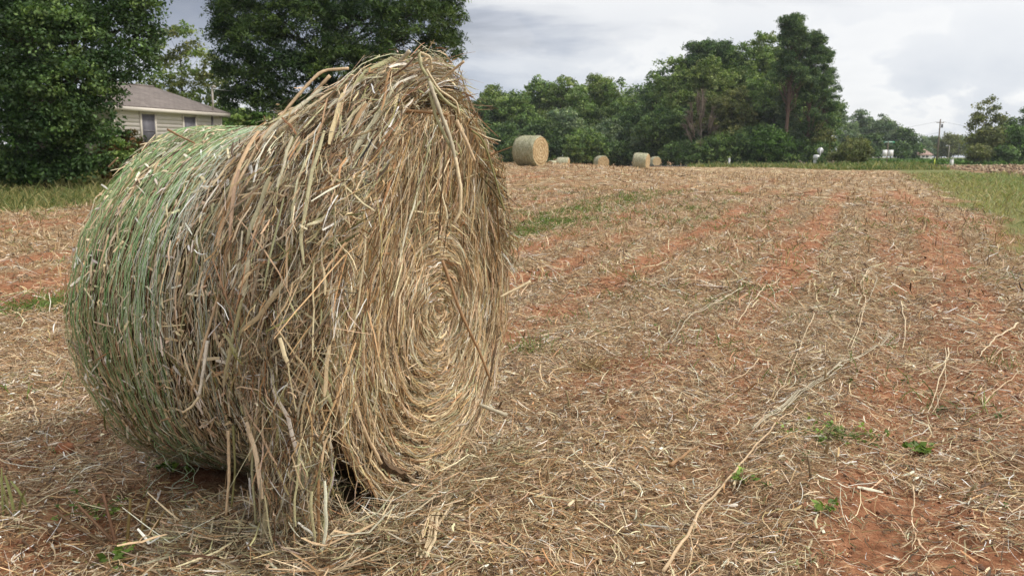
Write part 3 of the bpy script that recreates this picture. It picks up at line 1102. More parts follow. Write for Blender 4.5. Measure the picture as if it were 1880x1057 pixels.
def lobe_clumps(lobes, dens, cr):
    """lobes (x,y,z,r[,rz]); clumps mostly near each lobe's outside"""
    out, rr = [], []
    for L in lobes:
        x, y, z, r = L[:4]; rz = L[4] if len(L) > 4 else r * .85
        k = max(5, int(dens * (r / cr) ** 2))
        d = nrm(rng.normal(0, 1, (k, 3)))
        d[:, 2] = np.where(d[:, 2] < -.5, -d[:, 2] * .6, d[:, 2])
        q = rng.uniform(.45, 1.08, k) ** .8
        out.append(np.array([x, y, z]) + d * q[:, None] * np.array([r, r, rz]))
        rr.append(cr * rng.uniform(.6, 1.3, k))
    return np.concatenate(out), np.concatenate(rr)


def limbs(mb, base, top, r0, targets, col, bend=.3, k=6):
    """tapered trunk from base to top, limbs to the targets"""
    n = 9
    s = np.linspace(0, 1, n)
    ax = np.asarray(base)[None] * (1 - s[:, None]) + np.asarray(top)[None] * s[:, None]
    wob = np.cumsum(rng.normal(0, bend * .12, (n, 2)), 0); wob -= wob[0]
    ax[:, :2] += wob
    mb.tube(ax, r0 * (1 - .82 * s) * np.where(s < .08, 1.35, 1), 8, col)
    for T in targets:
        T = np.asarray(T, float)
        zrel = np.clip((T[2] - ax[0, 2]) / (ax[-1, 2] - ax[0, 2]) - rng.uniform(.12, .3), .12, .92)
        st = np.array([np.interp(zrel, s, ax[:, i]) for i in range(3)])
        q = np.linspace(0, 1, 6)[:, None]
        P = st * (1 - q) + T * q
        P[:, 2] += np.sin(q[:, 0] * math.pi) * np.linalg.norm(T - st) * .10
        P[1:-1] += rng.normal(0, .04 * np.linalg.norm(T - st), (4, 3))
        rr = r0 * (1 - .8 * zrel) * .30
        mb.tube(P, rr * (1 - .8 * q[:, 0]), 5, col, cap=False)


def leafmesh(parts, name, parent):
    V, F, C, n = [], [], [], 0
    for v, f, c in parts:
        V.append(v); F.append(f + n); C.append(c); n += len(v)
    return np_mesh(name, np.concatenate(V), [np.concatenate(F)], M_LEAF, parent, col=np.concatenate(C))


def make_tree(kind, H, W, pal, leaf, dens=1.0, low=.12):
    """a tree of height H and crown width W standing at the origin"""
    root = empty("tree", (0, 0, 0))
    mb = MB(); parts = []
    bark = (.11, .09, .075)
    R = W / 2
    if kind == "pine":
        bark = (.17, .115, .09)
        lob = []
        nb = int(14 + H * 2.0)
        lean = rng.normal(0, .35)
        for i in range(nb):
            f = rng.uniform(low, .98) ** .85
            a = rng.uniform(0, 2 * math.pi)
            L = R * (1.05 - .75 * max(0, f - .45) / .55) * rng.uniform(.45, 1.0) * (.55 + .45 * min(1, f / .45))
            z = H * f
            lob.append((math.cos(a) * L + lean * f, math.sin(a) * L, z, rng.uniform(.55, 1.25) * W * .13, W * rng.uniform(.07, .12)))
            lob.append((math.cos(a) * L * .6 + lean * f, math.sin(a) * L * .6, z - .15, rng.uniform(.5, 1.0) * W * .11, W * .06))
        for f in np.linspace(max(.5, low + .1), .97, 14):
            q = R * (.50 - .34 * max(0, f - .6) / .4)
            lob.append((lean * f + rng.normal(0, .5) * q, rng.normal(0, .5) * q, H * f, W * rng.uniform(.13, .20), W * rng.uniform(.09, .13)))
        lob.append((lean, 0, H - W * .1, W * .12, W * .11))
        cl, cr = lobe_clumps(lob, 5.0 * dens, leaf * 1.5)
        parts.append(leaves(cl, cr, 18, leaf, pal, .7, 0, .32, up=.5))
        limbs(mb, (0, 0, -.3), (lean, 0, H * .97), H * .017, [l[:3] for l in lob[::2]], bark, .2)
    elif kind == "dead":
        lob = []
        tg = []
        for i in range(34):
            a = rng.uniform(0, 2 * math.pi); f = rng.uniform(.25, 1)
            L = R * math.sin(min(1, f * .9 + .12) * math.pi) ** .6 * rng.uniform(.6, 1)
            tg.append((math.cos(a) * L, math.sin(a) * L, H * f))
            lob.append((*tg[-1], W * .07))
        limbs(mb, (0, 0, -.3), (0, 0, H * .93), H * .02, tg, (.17, .145, .12), .4)
        for T in tg:
            for _ in range(14):
                d = rng.normal(0, 1, 3); d[2] = abs(d[2]) * .7
                T = np.array(T)
                P = np.stack([T * .75 + np.array([0, 0, H * .10]) * 0, T + d * W * .03, T + d * W * .08 + rng.normal(0, .1, 3)])
                mb.tube(P, np.array([.04, .025, .008]), 3, (.20, .165, .13), cap=False)
        cl, cr = lobe_clumps(lob, 1.0 * dens, leaf * 2)
        parts.append(leaves(cl, cr, 7, leaf * .8, pal, .8, 0, .4))
    else:
        shp = {"round": (.55, .42, .45), "oval": (.55, .46, .33), "column": (.52, .48, .26), "airy": (.62, .40, .42), "bush": (.40, .55, .5)}[kind]
        nl = {"round": 26, "oval": 24, "column": 22, "airy": 30, "bush": 20}[kind]
        lob = []
        zc, zr = H * (low + (1 - low) * .5), H * (1 - low) * .5
        for i in range(nl):
            d = nrm(rng.normal(0, 1, 3)[None])[0]
            q = rng.uniform(.35, .92) ** .6
            lr = W * (rng.uniform(.10, .17) if kind == "airy" else rng.uniform(.15, .25))
            prof = 1.0 if d[2] < 0 else (1 - .25 * d[2])
            lob.append((d[0] * q * (R - lr * .6) * prof, d[1] * q * (R - lr * .6) * prof, zc + d[2] * q * (zr - lr * .4), lr))
        lob.append((rng.normal(0, .1) * R, 0, H - W * .13, W * .13))
        cl, cr = lobe_clumps(lob, (2.6 if kind == "airy" else 5.0) * dens, leaf * 2.2)
        parts.append(leaves(cl, cr, 18 if kind == "airy" else 24, leaf, pal, .65, .15, .65))
        limbs(mb, (0, 0, -.3), (rng.normal(0, .05) * R, 0, H * .82), max(.05, H * .018), [l[:3] for l in lob], bark, .35)
    leafmesh(parts, "crown", root)
    mb.build("trunk", M_BARK, root)
    return root


def put_tree(px, top, Y, wpx, kind, pal, label, group, leaf=None, dens=1.0, low=.1, name="tree", cat="tree"):
    global rng
    rng = np.random.default_rng(int(px * 13 + top * 7 + Y))
    d = ray(px, top)
    x = d[0] / d[1] * Y
    zt = CAM_H + d[2] / d[1] * Y
    zb = float(base_h(x, Y)) - .05
    H, W = zt - zb, wpx / F_PX * Y * .99
    t = make_tree(kind, H, W, pal, leaf or max(.10, Y * .0024), dens, low)
    t.name = name
    t.location = (x, Y, zb)
    tag(t, label, cat, group)
    return t


GW = "trees of the wood at the far edge of the field"
wood = [
    # px, top, Y, width px, kind, palette, label
    (842, 165, 165, 44, "oval", "mid", "thin dark tree just right of the straw mound's shoulder, sky showing through"),
    (872, 180, 160, 52, "round", "deep", "dark rounded tree left of the big distant bale in the wood edge"),
    (908, 150, 164, 58, "oval", "light", "pale topped tall tree behind the biggest distant bale, left side"),
    (948, 164, 160, 54, "round", "mid", "mid green tree rising straight above the biggest distant bale"),
    (990, 138, 168, 62, "oval", "mid", "broad pale green tree just right above the biggest distant bale"),
    (1028, 136, 164, 58, "oval", "light", "tall yellowish green tree above the small netted bale"),
    (1062, 154, 160, 50, "round", "mid", "lower green tree between two taller ones in the wood edge"),
    (1098, 131, 166, 60, "oval", "light", "tallest pale tree above the bale with its round end facing forward"),
    (1136, 144, 160, 54, "oval", "mid", "grey green tree left of where the wood steps up higher"),
    (1168, 150, 158, 46, "airy", "deep", "dark gappy tree at the step where the wood grows taller"),
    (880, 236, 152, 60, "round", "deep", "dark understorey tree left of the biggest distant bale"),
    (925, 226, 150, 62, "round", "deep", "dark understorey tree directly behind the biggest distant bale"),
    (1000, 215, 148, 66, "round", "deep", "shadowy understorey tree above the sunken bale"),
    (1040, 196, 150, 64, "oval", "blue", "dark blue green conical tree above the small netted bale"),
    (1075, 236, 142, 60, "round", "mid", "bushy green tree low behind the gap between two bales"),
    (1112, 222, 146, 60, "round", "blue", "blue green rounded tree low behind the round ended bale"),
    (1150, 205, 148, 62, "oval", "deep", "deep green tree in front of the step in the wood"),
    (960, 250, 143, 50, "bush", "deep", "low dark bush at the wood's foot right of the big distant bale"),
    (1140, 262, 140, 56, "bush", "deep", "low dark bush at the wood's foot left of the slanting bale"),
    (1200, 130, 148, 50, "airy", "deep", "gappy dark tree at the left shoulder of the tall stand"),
    (1214, 106, 146, 56, "airy", "mid", "thin topped tree leading up to the tall stand"),
    (1246, 103, 144, 60, "oval", "mid", "green tree behind the brown bare tree, left side"),
    (1292, 80, 146, 74, "pine", "pine", "dark flat topped pine behind the broad yellow green tree"),
    (1332, 80, 142, 74, "pine", "pine", "second dark pine showing over the broad yellow green tree"),
    (1312, 96, 136, 92, "oval", "light", "broad yellow green tree above the brown bare tree"),
    (1372, 74, 138, 80, "oval", "mid", "tall green tree right of the broad yellow green one"),
    (1408, 56, 140, 74, "oval", "light", "tall pale topped tree left of the tallest pine"),
    (1436, 66, 142, 56, "oval", "mid", "green tree partly behind the tallest pine"),
    (1222, 196, 136, 66, "oval", "deep", "dark rounded tree above the slanting bale"),
    (1200, 226, 138, 60, "round", "blue", "blue green shrubby tree right behind the slanting bale"),
    (1250, 190, 134, 64, "oval", "deep", "deep green tree left of the brown bare tree"),
    (1345, 160, 130, 74, "oval", "olive", "olive green tree right of the brown bare tree"),
    (1388, 142, 131, 78, "oval", "mid", "large mid height green tree in the middle of the tall stand"),
    (1424, 165, 130, 66, "oval", "blue", "blue green tree left of the tallest pine's bare trunk"),
    (1265, 262, 126, 56, "bush", "deep", "low dark shrub right of the slanting bale by the road"),
    (1318, 245, 127, 70, "round", "mid", "rounded green tree at the foot of the brown bare tree"),
    (1372, 228, 127, 66, "round", "deep", "dark rounded tree behind the little white roadside post"),
    (1412, 240, 125, 60, "round", "bright", "bright leaved low tree left of the pine trunk's foot"),
    (1492, 206, 128, 60, "oval", "deep", "deep green tree right of the pine trunk's foot"),
    (1462, 246, 127, 52, "round", "deep", "dark low tree behind the pine trunk's foot"),
    (1510, 226, 126, 46, "oval", "olive", "yellowish green slim tree at the right end of the tall stand"),
    (1502, 262, 124, 44, "bush", "deep", "dark bush left of the back of the stop sign"),
]
for t in wood:
    t = (*t[:3], t[3] * (1.75 if t[0] < 1480 else 1.15), *t[4:])
    put_tree(*t, GW, dens=1.0, low=.04 if t[4] != "pine" else .35)
back = [
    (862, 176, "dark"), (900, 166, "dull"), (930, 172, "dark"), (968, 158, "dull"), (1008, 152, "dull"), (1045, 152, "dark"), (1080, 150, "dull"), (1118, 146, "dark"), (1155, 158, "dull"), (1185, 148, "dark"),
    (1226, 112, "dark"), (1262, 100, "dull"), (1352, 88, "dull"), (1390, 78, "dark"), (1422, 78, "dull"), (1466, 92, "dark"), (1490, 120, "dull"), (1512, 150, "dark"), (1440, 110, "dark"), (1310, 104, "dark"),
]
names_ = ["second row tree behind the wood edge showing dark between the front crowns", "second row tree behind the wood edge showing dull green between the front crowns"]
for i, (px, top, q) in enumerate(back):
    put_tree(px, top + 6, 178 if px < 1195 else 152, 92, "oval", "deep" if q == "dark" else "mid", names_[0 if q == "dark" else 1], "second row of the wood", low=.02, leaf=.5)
q_ = []
for px in np.arange(836, 1500, 5.0):
    Y = np.interp(px, [836, 1180, 1230, 1300, 1520], [143, 143, 130, 125, 123]) + rng.uniform(-1, 2)
    d = ray(px, 300); x = d[0] / d[1] * Y
    for h_ in (.4, 1.0, 1.7):
        q_.append((x + rng.normal(0, .3), Y + rng.normal(0, .6), float(base_h(x, Y)) + h_ * rng.uniform(.6, 1.2)))
q_ = np.array(q_)
tag(leafmesh([leaves(q_[k::3], np.full(len(q_[k::3]), .8), 30, .32, pl) for k, pl in enumerate(("deep", "oak", "mid"))], "undergrowth", None), kind="stuff")
put_tree(1452, 28, 126, 96, "pine", "pine", "tallest pine in the wood with a long bare reddish trunk", GW, low=.50, dens=1.25, name="pine_tree")
put_tree(1494, 62, 127, 92, "pine", "pine", "leaning pine with shelving boughs at the right end of the wood", GW, low=.30, dens=1.35, name="pine_tree")
put_tree(1518, 96, 130, 62, "pine", "pine", "outermost pine at the right edge of the tall stand", GW, low=.22, dens=1.3, name="pine_tree")
put_tree(1290, 164, 127, 76, "dead", "dead", "brown bare twiggy tree in front of the green wood", None, leaf=.2, low=.1, name="dead_tree")

GF = "distant trees beyond the road at the right"
for t in [
    (1546, 188, 250, 40, "airy", "blue", "gappy distant tree just right of the pines"),
    (1560, 226, 235, 56, "round", "blue", "pale blue green rounded tree right behind the stop sign"),
    (1584, 198, 255, 62, "round", "blue", "large hazy distant tree above the round roadside bush"),
    (1618, 208, 250, 58, "round", "blue", "hazy distant tree above the street name sign"),
    (1640, 222, 245, 52, "round", "blue", "hazy distant tree right of the street name sign"),
    (1664, 234, 240, 46, "round", "deep", "rounded darker distant tree left of the white cottage"),
    (1600, 246, 225, 54, "round", "deep", "dark low distant tree behind the round roadside bush"),
    (1652, 258, 222, 44, "round", "deep", "dark low distant tree right of the blank white sign boards"),
    (1682, 262, 255, 36, "bush", "bright", "bright yellow green bush beside the white cottage"),
]:
    put_tree(*t, GF, low=.02, leaf=.5)
for t in [
    (1692, 246, 330, 40, "airy", "blue", "small hazy tree on the skyline behind the white cottage"),
    (1718, 250, 340, 46, "round", "blue", "hazy skyline tree just left of the utility pole"),
    (1748, 245, 310, 56, "round", "olive", "lighter olive tree right of the utility pole on the skyline"),
    (1776, 250, 345, 50, "round", "blue", "hazy skyline tree right of the olive one"),
    (1730, 262, 335, 60, "bush", "blue", "low hazy skyline bush behind the utility pole"),
]:
    put_tree(*t, GF, low=.02, leaf=.65)
GR = "trees at the far right edge"
for t in [
    (1814, 174, 150, 76, "airy", "olive", "tall open crowned tree with many sky holes at the right edge"),
    (1822, 230, 147, 90, "round", "olive", "leafy lower crown filling under the open crowned tree"),
    (1856, 214, 158, 60, "round", "deep", "dark tree between the open crowned tree and the frame's edge"),
    (1884, 200, 162, 44, "round", "deep", "dark tree cut off by the right frame edge"),
    (1868, 232, 145, 66, "round", "bright", "bright green bushy tree low at the right frame edge"),
    (1800, 266, 142, 50, "bush", "olive", "low olive bush under the left side of the open crowned tree"),
    (1846, 270, 141, 50, "bush", "deep", "low dark bush under the right side of the open crowned tree"),
]:
    put_tree(*t, GR, low=.03, leaf=.42, dens=1.5)
put_tree(1565, 258, 112, 82, "bush", "olive", "round roadside bush with yellowish top right of the stop sign", None, leaf=.22, low=.0, dens=1.4, name="bush", cat="bush")
put_tree(1508, 288, 108, 16, "bush", "deep", "tiny dark bush at the foot of the stop sign", None, leaf=.14, low=0, name="bush", cat="bush")


# ---- nearer trees at the left, lobes given as (pixel x, pixel y, distance, radius in pixels)
def traced_tree(name, lobes, pal, leaf, dens, cr, trunk_px, trunk_Y, trunk_r, label, cat="tree", group=None, per=14, top=None, bark=(.10, .085, .07), flatten=.6, droop=.2, aspect=.55):
    L = []
    for px, py, Y, r in lobes:
        p = unp(px, py, Y); L.append((p[0], p[1], p[2], r / F_PX * Y))
    b = on_ground(trunk_px, trunk_Y)
    root = empty(name, b)
    LL = [(x - b[0], y - b[1], z - b[2], r) for x, y, z, r in L]
    pals = pal if isinstance(pal, list) else [pal]
    parts = []
    for q, pl in enumerate(pals):
        sub = LL[q::len(pals)]
        cl, rr = lobe_clumps(sub, dens * 2.1, cr)
        ok = cl[:, 2] > .05
        parts.append(leaves(cl[ok], rr[ok], per * 2, leaf * 1.1, pl, flatten, droop, aspect))
    leafmesh(parts, "crown", root)
    mb = MB()
    zt = max(l[2] for l in LL)
    limbs(mb, (0, 0, -.2), (rng.normal(0, .2), 0, zt * .92 if top is None else top), trunk_r, [l[:3] for l in LL], bark)
    mb.build("trunk", M_BARK, root)
    tag(root, label, cat, group)
    return root


oak = []
for px, py, Y, r in [
    (20, -90, 27, 130), (150, -60, 27, 120), (250, -20, 26, 50), (210, 45, 26, 66), (120, 60, 25, 80), (40, 70, 25, 90), (-40, 20, 26, 90),
    (240, 100, 26, 44), (262, 130, 26.5, 28), (190, 125, 25, 52), (130, 150, 24.5, 70), (60, 160, 24.5, 80), (-20, 150, 25, 80),
    (192, 172, 25.5, 32), (228, 146, 26, 22), (160, 195, 25, 40), (120, 220, 24.5, 58), (60, 240, 24.2, 66), (0, 235, 24.5, 66),
    (188, 238, 25.2, 20), (160, 240, 25, 30), (216, 244, 25.6, 10), (150, 262, 25, 36), (110, 290, 25, 44), (60, 305, 24.6, 46), (10, 305, 24.4, 50),
    (-30, 300, 25, 44), (150, 300, 25.5, 34), (268, 15, 26, 30), (270, 62, 26.5, 24), (275, 100, 26.5, 20), (90, 10, 26, 90), (255, 45, 26, 40),
]:
    oak.append((px, py, Y, r))
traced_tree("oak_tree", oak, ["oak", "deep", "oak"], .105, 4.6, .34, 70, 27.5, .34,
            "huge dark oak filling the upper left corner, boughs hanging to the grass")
oak2 = [(x_, y_, 33, 70) for x_ in (-30, 50, 130) for y_ in (-20, 60, 140, 220)] + [(-40, 290, 32, 50), (30, 290, 32, 50), (100, 280, 32, 50), (175, 60, 33, 50), (185, 140, 33, 40)]
traced_tree("oak_tree", oak2, "oak", .22, 3, .6, 40, 33, .3, "second dark oak mostly hidden behind the huge oak at the left")
hedge = [(-20, 322, 24, 24), (30, 322, 24, 24), (75, 322, 24.2, 24), (115, 320, 24.3, 26), (150, 312, 24.5, 28), (180, 304, 24.8, 24)]
traced_tree("shrub", hedge, "oak", .12, 4, .28, 80, 25, .06, "low dark undergrowth under the big oak along the grass", "shrub")
shrub = [(212, 272, 26.5, 26), (238, 262, 27, 24), (196, 288, 26, 24), (226, 298, 26, 28), (206, 316, 25.5, 22), (250, 285, 26.5, 22)]
traced_tree("shrub", shrub, ["mid", "autumn", "autumn"], .11, 5, .22, 222, 26.5, .05, "rounded green and reddish brown shrub in front of the house wall", "shrub")
cedar = [
    (500, -60, 46, 110), (640, -80, 47, 130), (760, -40, 47, 90), (440, 20, 45, 52), (420, 60, 45, 38), (470, 70, 44.5, 60), (560, 40, 45, 80), (660, 40, 45, 85), (760, 40, 45.5, 75),
    (812, 25, 46, 38), (826, 64, 46.2, 18), (810, 85, 46, 44), (780, 120, 45.5, 46), (836, 100, 46.2, 11), (830, 0, 46, 26), (850, 30, 46, 9),
    (440, 110, 44.5, 46), (415, 130, 45, 26), (470, 150, 44.5, 54), (540, 130, 44, 66), (620, 120, 44, 70), (700, 120, 44.5, 66), (800, 160, 46, 36), (826, 150, 46, 11), (815, 180, 46.2, 14),
    (440, 180, 45, 40), (500, 200, 44, 50), (570, 200, 44, 56), (640, 200, 44, 60), (720, 190, 44.5, 60), (780, 210, 45, 46), (412, 40, 45, 20), (404, 20, 45.2, 15), (396, 60, 45.2, 14), (425, 5, 45, 26),
    (460, 225, 45, 28), (540, 250, 44, 40), (640, 260, 44, 50), (740, 260, 44.5, 50), (810, 250, 45, 34), (836, 215, 46, 16),
]
traced_tree("cedar_tree", cedar, ["cedar", "oak", "cedar"], .20, 6.0, .42, 610, 45.5, .5,
            "very large dark evergreen tree towering behind the bale and right of the house", flatten=.35, droop=.8, aspect=.26)
pale = [(338, 62, 62, 26), (310, 66, 62, 20), (292, 80, 62, 20), (352, 88, 62, 24), (372, 102, 61, 18), (390, 112, 60, 24), (402, 140, 60, 24), (380, 150, 60, 30), (350, 140, 61, 26), (318, 118, 62, 26), (290, 120, 62, 24),
        (330, 100, 62, 22), (300, 150, 61, 34), (340, 165, 61, 34), (372, 185, 60, 34), (402, 180, 60, 24), (280, 100, 62, 20), (412, 160, 59, 18), (320, 190, 61, 30), (280, 170, 61, 30)]
traced_tree("slender_tree", pale, ["light", "olive"], .20, 2.0, .42, 345, 62, .16, "airy pale green tree behind the house with sky showing through its top", per=9)
low = [(450, 222, 41, 18), (476, 220, 41, 18), (505, 222, 41, 16), (430, 232, 41, 14), (530, 232, 41, 14), (465, 235, 41, 18), (500, 238, 41, 18)]
traced_tree("shrub", low, ["light", "bright"], .17, 4, .3, 480, 41.5, .06, "low bright green shrub between the house corner and the straw mound", "shrub", flatten=.3)
fillr = [(300, 215, 66, 40), (360, 215, 66, 40), (410, 215, 62, 34), (250, 215, 66, 40), (440, 215, 60, 26)]
traced_tree("shrub", fillr, ["mid", "deep"], .26, 3, .5, 340, 66, .1, "dim green thicket behind the house under the airy pale tree", "thicket")


# ------------------------------------------------------------------ the house at the left
def frame_mat(o, ux, uy):
    return np.array([[ux[0], uy[0], 0, o[0]], [ux[1], uy[1], 0, o[1]], [0, 0, 1, o[2]], [0, 0, 0, 1]])


def build_house():
    # eave corners seen in the photograph
    ze = None
    k = 1.0
    YL, YR = 35.8, 42.9
    L = unp(205, 192, YL); Rr = unp(423, 208, YR)
    z_e = (L[2] + Rr[2]) / 2
    u = nrm((Rr - L)[:2][None])[0]               # along the eave, to the right and away
    v = np.array([-u[1], u[0]])                  # into the house
    if v[0] > 0: v = -v
    ln = float(np.linalg.norm((Rr - L)[:2]))
    Wd, ov = 4.9, .35
    org = np.array([L[0], L[1], 0])
    zg = float(base_h(L[0], L[1])) - .2
    root = empty("house", (org[0], org[1], zg), math.atan2(u[1], u[0]))
    # local frame: x along eave, y into the house
    sgn = 1.0 if (u[0] * v[1] - u[1] * v[0]) > 0 else -1.0
    y = lambda d: d * sgn
    he = z_e - zg
    x0, x1, y0, y1 = ov, ln - ov, ov, Wd - ov
    # walls: lapped boards, one mesh
    mb = MB()
    hw = he - .16
    nb = int(hw / .17)
    def wall(ax, a, b, c, out):
        for i in range(nb):
            z0, z1 = i * hw / nb, (i + 1) * hw / nb
            A = c - out * 0.0; B = c + out * .012
            if ax == "x":
                V = [[a, y(B), z0], [b, y(B), z0], [b, y(A), z1], [a, y(A), z1], [a, y(A + .0), z0], [b, y(A), z0]]
            else:
                V = [[B, y(a), z0], [B, y(b), z0], [A, y(b), z1], [A, y(a), z1], [A, y(a), z0], [A, y(b), z0]]
            mb.poly(V, [[0, 1, 2, 3], [4, 5, 1, 0]])
    wall("x", x0, x1, y0, -1); wall("x", x0, x1, y1, 1); wall("y", y0, y1, x0, -1); wall("y", y0, y1, x1, 1)
    mb.build("wall", M_SIDING, root)
    for cx in (x0, x1):
        for cy_ in (y0, y1):
            MB().box((cx - .06, min(y(cy_ - .06), y(cy_ + .06)), 0), (cx + .06, max(y(cy_ - .06), y(cy_ + .06)), hw - .003)).build("corner_board", M_TRIM, root)
    # roof: hipped, ridge along the eave
    zr = he + 1.16
    ra, rb = Wd / 2 * .98, ln - Wd / 2
    V = [[0, 0, he], [ln, 0, he], [ln, y(Wd), he], [0, y(Wd), he], [ra, y(Wd / 2), zr], [rb, y(Wd / 2), zr]]
    mb = MB().poly(V, [[0, 1, 5, 4], [1, 2, 5], [2, 3, 4, 5], [3, 0, 4]])
    Vb = [[p[0], p[1], p[2] - .03] for p in V[:4]]
    mb.poly(V[:4] + Vb, [[0, 4, 5, 1], [1, 5, 6, 2], [2, 6, 7, 3], [3, 7, 4, 0]])
    rf = mb.build("roof", M_SHINGLE, root)
    mb = MB()
    a = np.linspace(0, 1, 2)
    mb.tube([[ra, y(Wd / 2), zr + .01], [rb, y(Wd / 2), zr + .01]], .05, 6)
    mb.build("ridge_cap", M_SHINGLE, rf)
    # fascia and soffit
    mb = MB()
    f0, f1 = he - .20, he - .03
    def bx(a0, a1, b0, b1, c0, c1):
        mb.box((a0, min(y(b0), y(b1)), c0), (a1, max(y(b0), y(b1)), c1))
    bx(0.0, ln, .0, .03, f0, f1); bx(0, ln, Wd - .03, Wd, f0, f1); bx(0, .03, .031, Wd - .031, f0, f1); bx(ln - .03, ln, .031, Wd - .031, f0, f1)
    bx(.031, ln - .031, .031, Wd - .031, f0 + .02, f0 + .04)
    mb.build("fascia", M_TRIM, root)
    # windows on the wall facing the field: placed by where the photograph shows them
    def on_wall(px, py):
        d = ray(px, py)
        # wall plane: (P - org).v = y0
        n = np.array([v[0], v[1], 0]); o = np.array([0, 0, CAM_H])
        t = (y0 - .03 - ((o - org) @ n)) / (d @ n)
        P = o + d * t - org
        return float(P[0] * u[0] + P[1] * u[1]), float(P[2] - zg)
    for (pa, pb, pt, pbm) in ((259, 283, 209, 250), (337, 358, 214, 252)):
        xa, zt = on_wall(pa, pt); xb, _ = on_wall(pb, pt)
        zb = zt - 1.45
        fr = MB()
        t_ = .05
        yy0, yy1 = y0 - .05, y0 + .02
        def fb_(a0, a1, c0, c1, d0=yy0, d1=yy1):
            fr.box((a0, min(y(d0), y(d1)), c0), (a1, max(y(d0), y(d1)), c1))
        fb_(xa, xa + t_, zb, zt); fb_(xb - t_, xb, zb, zt); fb_(xa + t_, xb - t_, zt - t_, zt); fb_(xa + t_, xb - t_, zb, zb + t_)
        fb_(xa + t_, xb - t_, (zt + zb) / 2 - .03, (zt + zb) / 2 + .03, y0 - .045, y0 + .02)
        wf = fr.build("window", M_WFRAME, root)
        pn = MB(); pn.box((xa + t_, min(y(y0 - .03), y(y0 - .02)), zb + t_), (xb - t_, max(y(y0 - .03), y(y0 - .02)), zt - t_))
        pn.build("pane", M_SCREEN, wf)
        tr = MB()
        def tb_(a0, a1, c0, c1):
            tr.box((a0, min(y(y0 - .06), y(y0 + .02)), c0), (a1, max(y(y0 - .06), y(y0 + .02)), c1))
        tb_(xa - .09, xa, zb - .02, zt + .09); tb_(xb, xb + .09, zb - .02, zt + .09); tb_(xa, xb, zt, zt + .09); tb_(xa - .12, xb + .12, zb - .10, zb - .02)
        tr.build("window_trim", M_TRIM, wf)
    # service mast through the roof, conduit down the wall
    xm, zm = on_wall(388, 196)
    mb = MB()
    zrf = he + .12
    mb.tube([[xm, y(.22), zrf - .2], [xm, y(.22), zrf + 1.05]], .045, 8)
    mb.tube([[xm, y(.22), zrf + 1.03], [xm + .02, y(.14), zrf + 1.12], [xm + .02, y(.04), zrf + 1.06]], .055, 8)
    mb.build("service_mast", M_PALEPOLE, root)
    mb = MB().box((xm - .03, min(y(y0 - .07), y(y0 - .02)), .4), (xm + .03, max(y(y0 - .07), y(y0 - .02)), hw - .02))
    mb.build("conduit", M_WFRAME, root)
    vx, _ = on_wall(279, 200)
    mb = MB().tube([[ra + 1.0, y(Wd / 2 - .05), zr - .05], [ra + 1.0, y(Wd / 2 - .05), zr + .35]], .06, 8)
    mb.build("vent_pipe", M_WHITE, root)
    tag(root, "small house with pale lap siding and a brown hipped roof behind the left trees", "house")
    mst = np.array([org[0], org[1]]) + u * xm + v * .22
    return np.array([mst[0], mst[1], zg + zrf + 1.0])


M_SCREEN = material("insect_screen", plain((.13, .125, .15), .6, .06, 2))
mast = build_house()
q = np.linspace(0, 1, 24)[:, None]
e = unp(620, 150, 60)
P = mast * (1 - q) + e * q
P[:, 2] -= np.sin(q[:, 0] * math.pi) * .5
tag(MB().tube(P, .016, 4, (.5, .5, .5)).build("service_wire", M_STEEL), "thin pale wire running from the house's roof mast into the dark evergreen", "wire")


# ------------------------------------------------------------------ roadside things at the right
def post_at(px, Y):
    p = on_ground(px, Y); return p


def oct_sign():
    p = post_at(1504.5, 110)
    ux = 1.0
    root = empty("stop_sign", p, math.radians(-6))
    top = CAM_H + ray(1506, 271)[2] / ray(1506, 271)[1] * 110 - p[2]
    MB().box((-.035, -.02, -.3), (.035, .02, top - .1)).build("post", M_STEEL, root)
    a = np.radians(22.5 + 45 * np.arange(8)); r = .42
    zc = top - .40
    V = np.array([[r * math.cos(t), yy, zc + r * math.sin(t)] for yy in (-.024, -.028) for t in a])
    F = [list(range(8))[::-1], list(range(8, 16))] + [[i, (i + 1) % 8, 8 + (i + 1) % 8, 8 + i] for i in range(8)]
    V[:, 1] += .055
    MB().poly(V, F).build("sign_plate", M_STEEL, root)
    tag(root, "back of a grey octagonal stop sign beside the road", "stop sign")


oct_sign()


def board_sign():
    p = post_at(1627.5, 122)
    root = empty("road_sign", p, math.radians(4))
    zt = lambda py, Y=122: CAM_H + ray(1627, py)[2] / ray(1627, py)[1] * Y - p[2]
    s = 122 / F_PX
    MB().box((-.05, -.05, -.3), (.05, .05, zt(259) - .02)).build("post", M_POLE, root)
    z0, z1 = zt(287), zt(275.5)
    for a, b in ((-.76, -.06), (.06, .84)):
        m = MB().box((a, -.085, z0), (b, -.055, z1))
        m.build("board", M_WHITE, root)
        r = MB()
        for yy in (z0 + .2, z1 - .2):
            r.box((a, -.052, yy - .02), (b, -.03, yy + .02))
        r.build("batten", M_POLE, root)
    tag(root, "pair of blank white boards on a dark post by the verge", "sign")
    r2 = empty("street_name_sign", (p[0], p[1], p[2]), math.radians(4))
    zz = zt(262.5)
    m = MB().box((-.62, -.012, zz - .02), (.95, .012, zz + .22)); m.build("blade", M_GREENSIGN, r2)
    m = MB()
    for a, w_ in ((-.5, .16), (-.30, .2), (-.05, .14), (.13, .2), (.37, .14), (.55, .16)):
        m.box((a, -.016, zz + .06), (a + w_, -.0125, zz + .15))
    m.build("lettering", M_WHITE, r2)
    MB().box((-.62, -.03, zz - .06), (-.5, .03, zz - .021)).box((.04, -.03, zz - .06), (.16, .03, zz - .021)).build("bracket", M_STEEL, r2)
    tag(r2, "green street name sign with white lettering above the blank boards", "street sign")


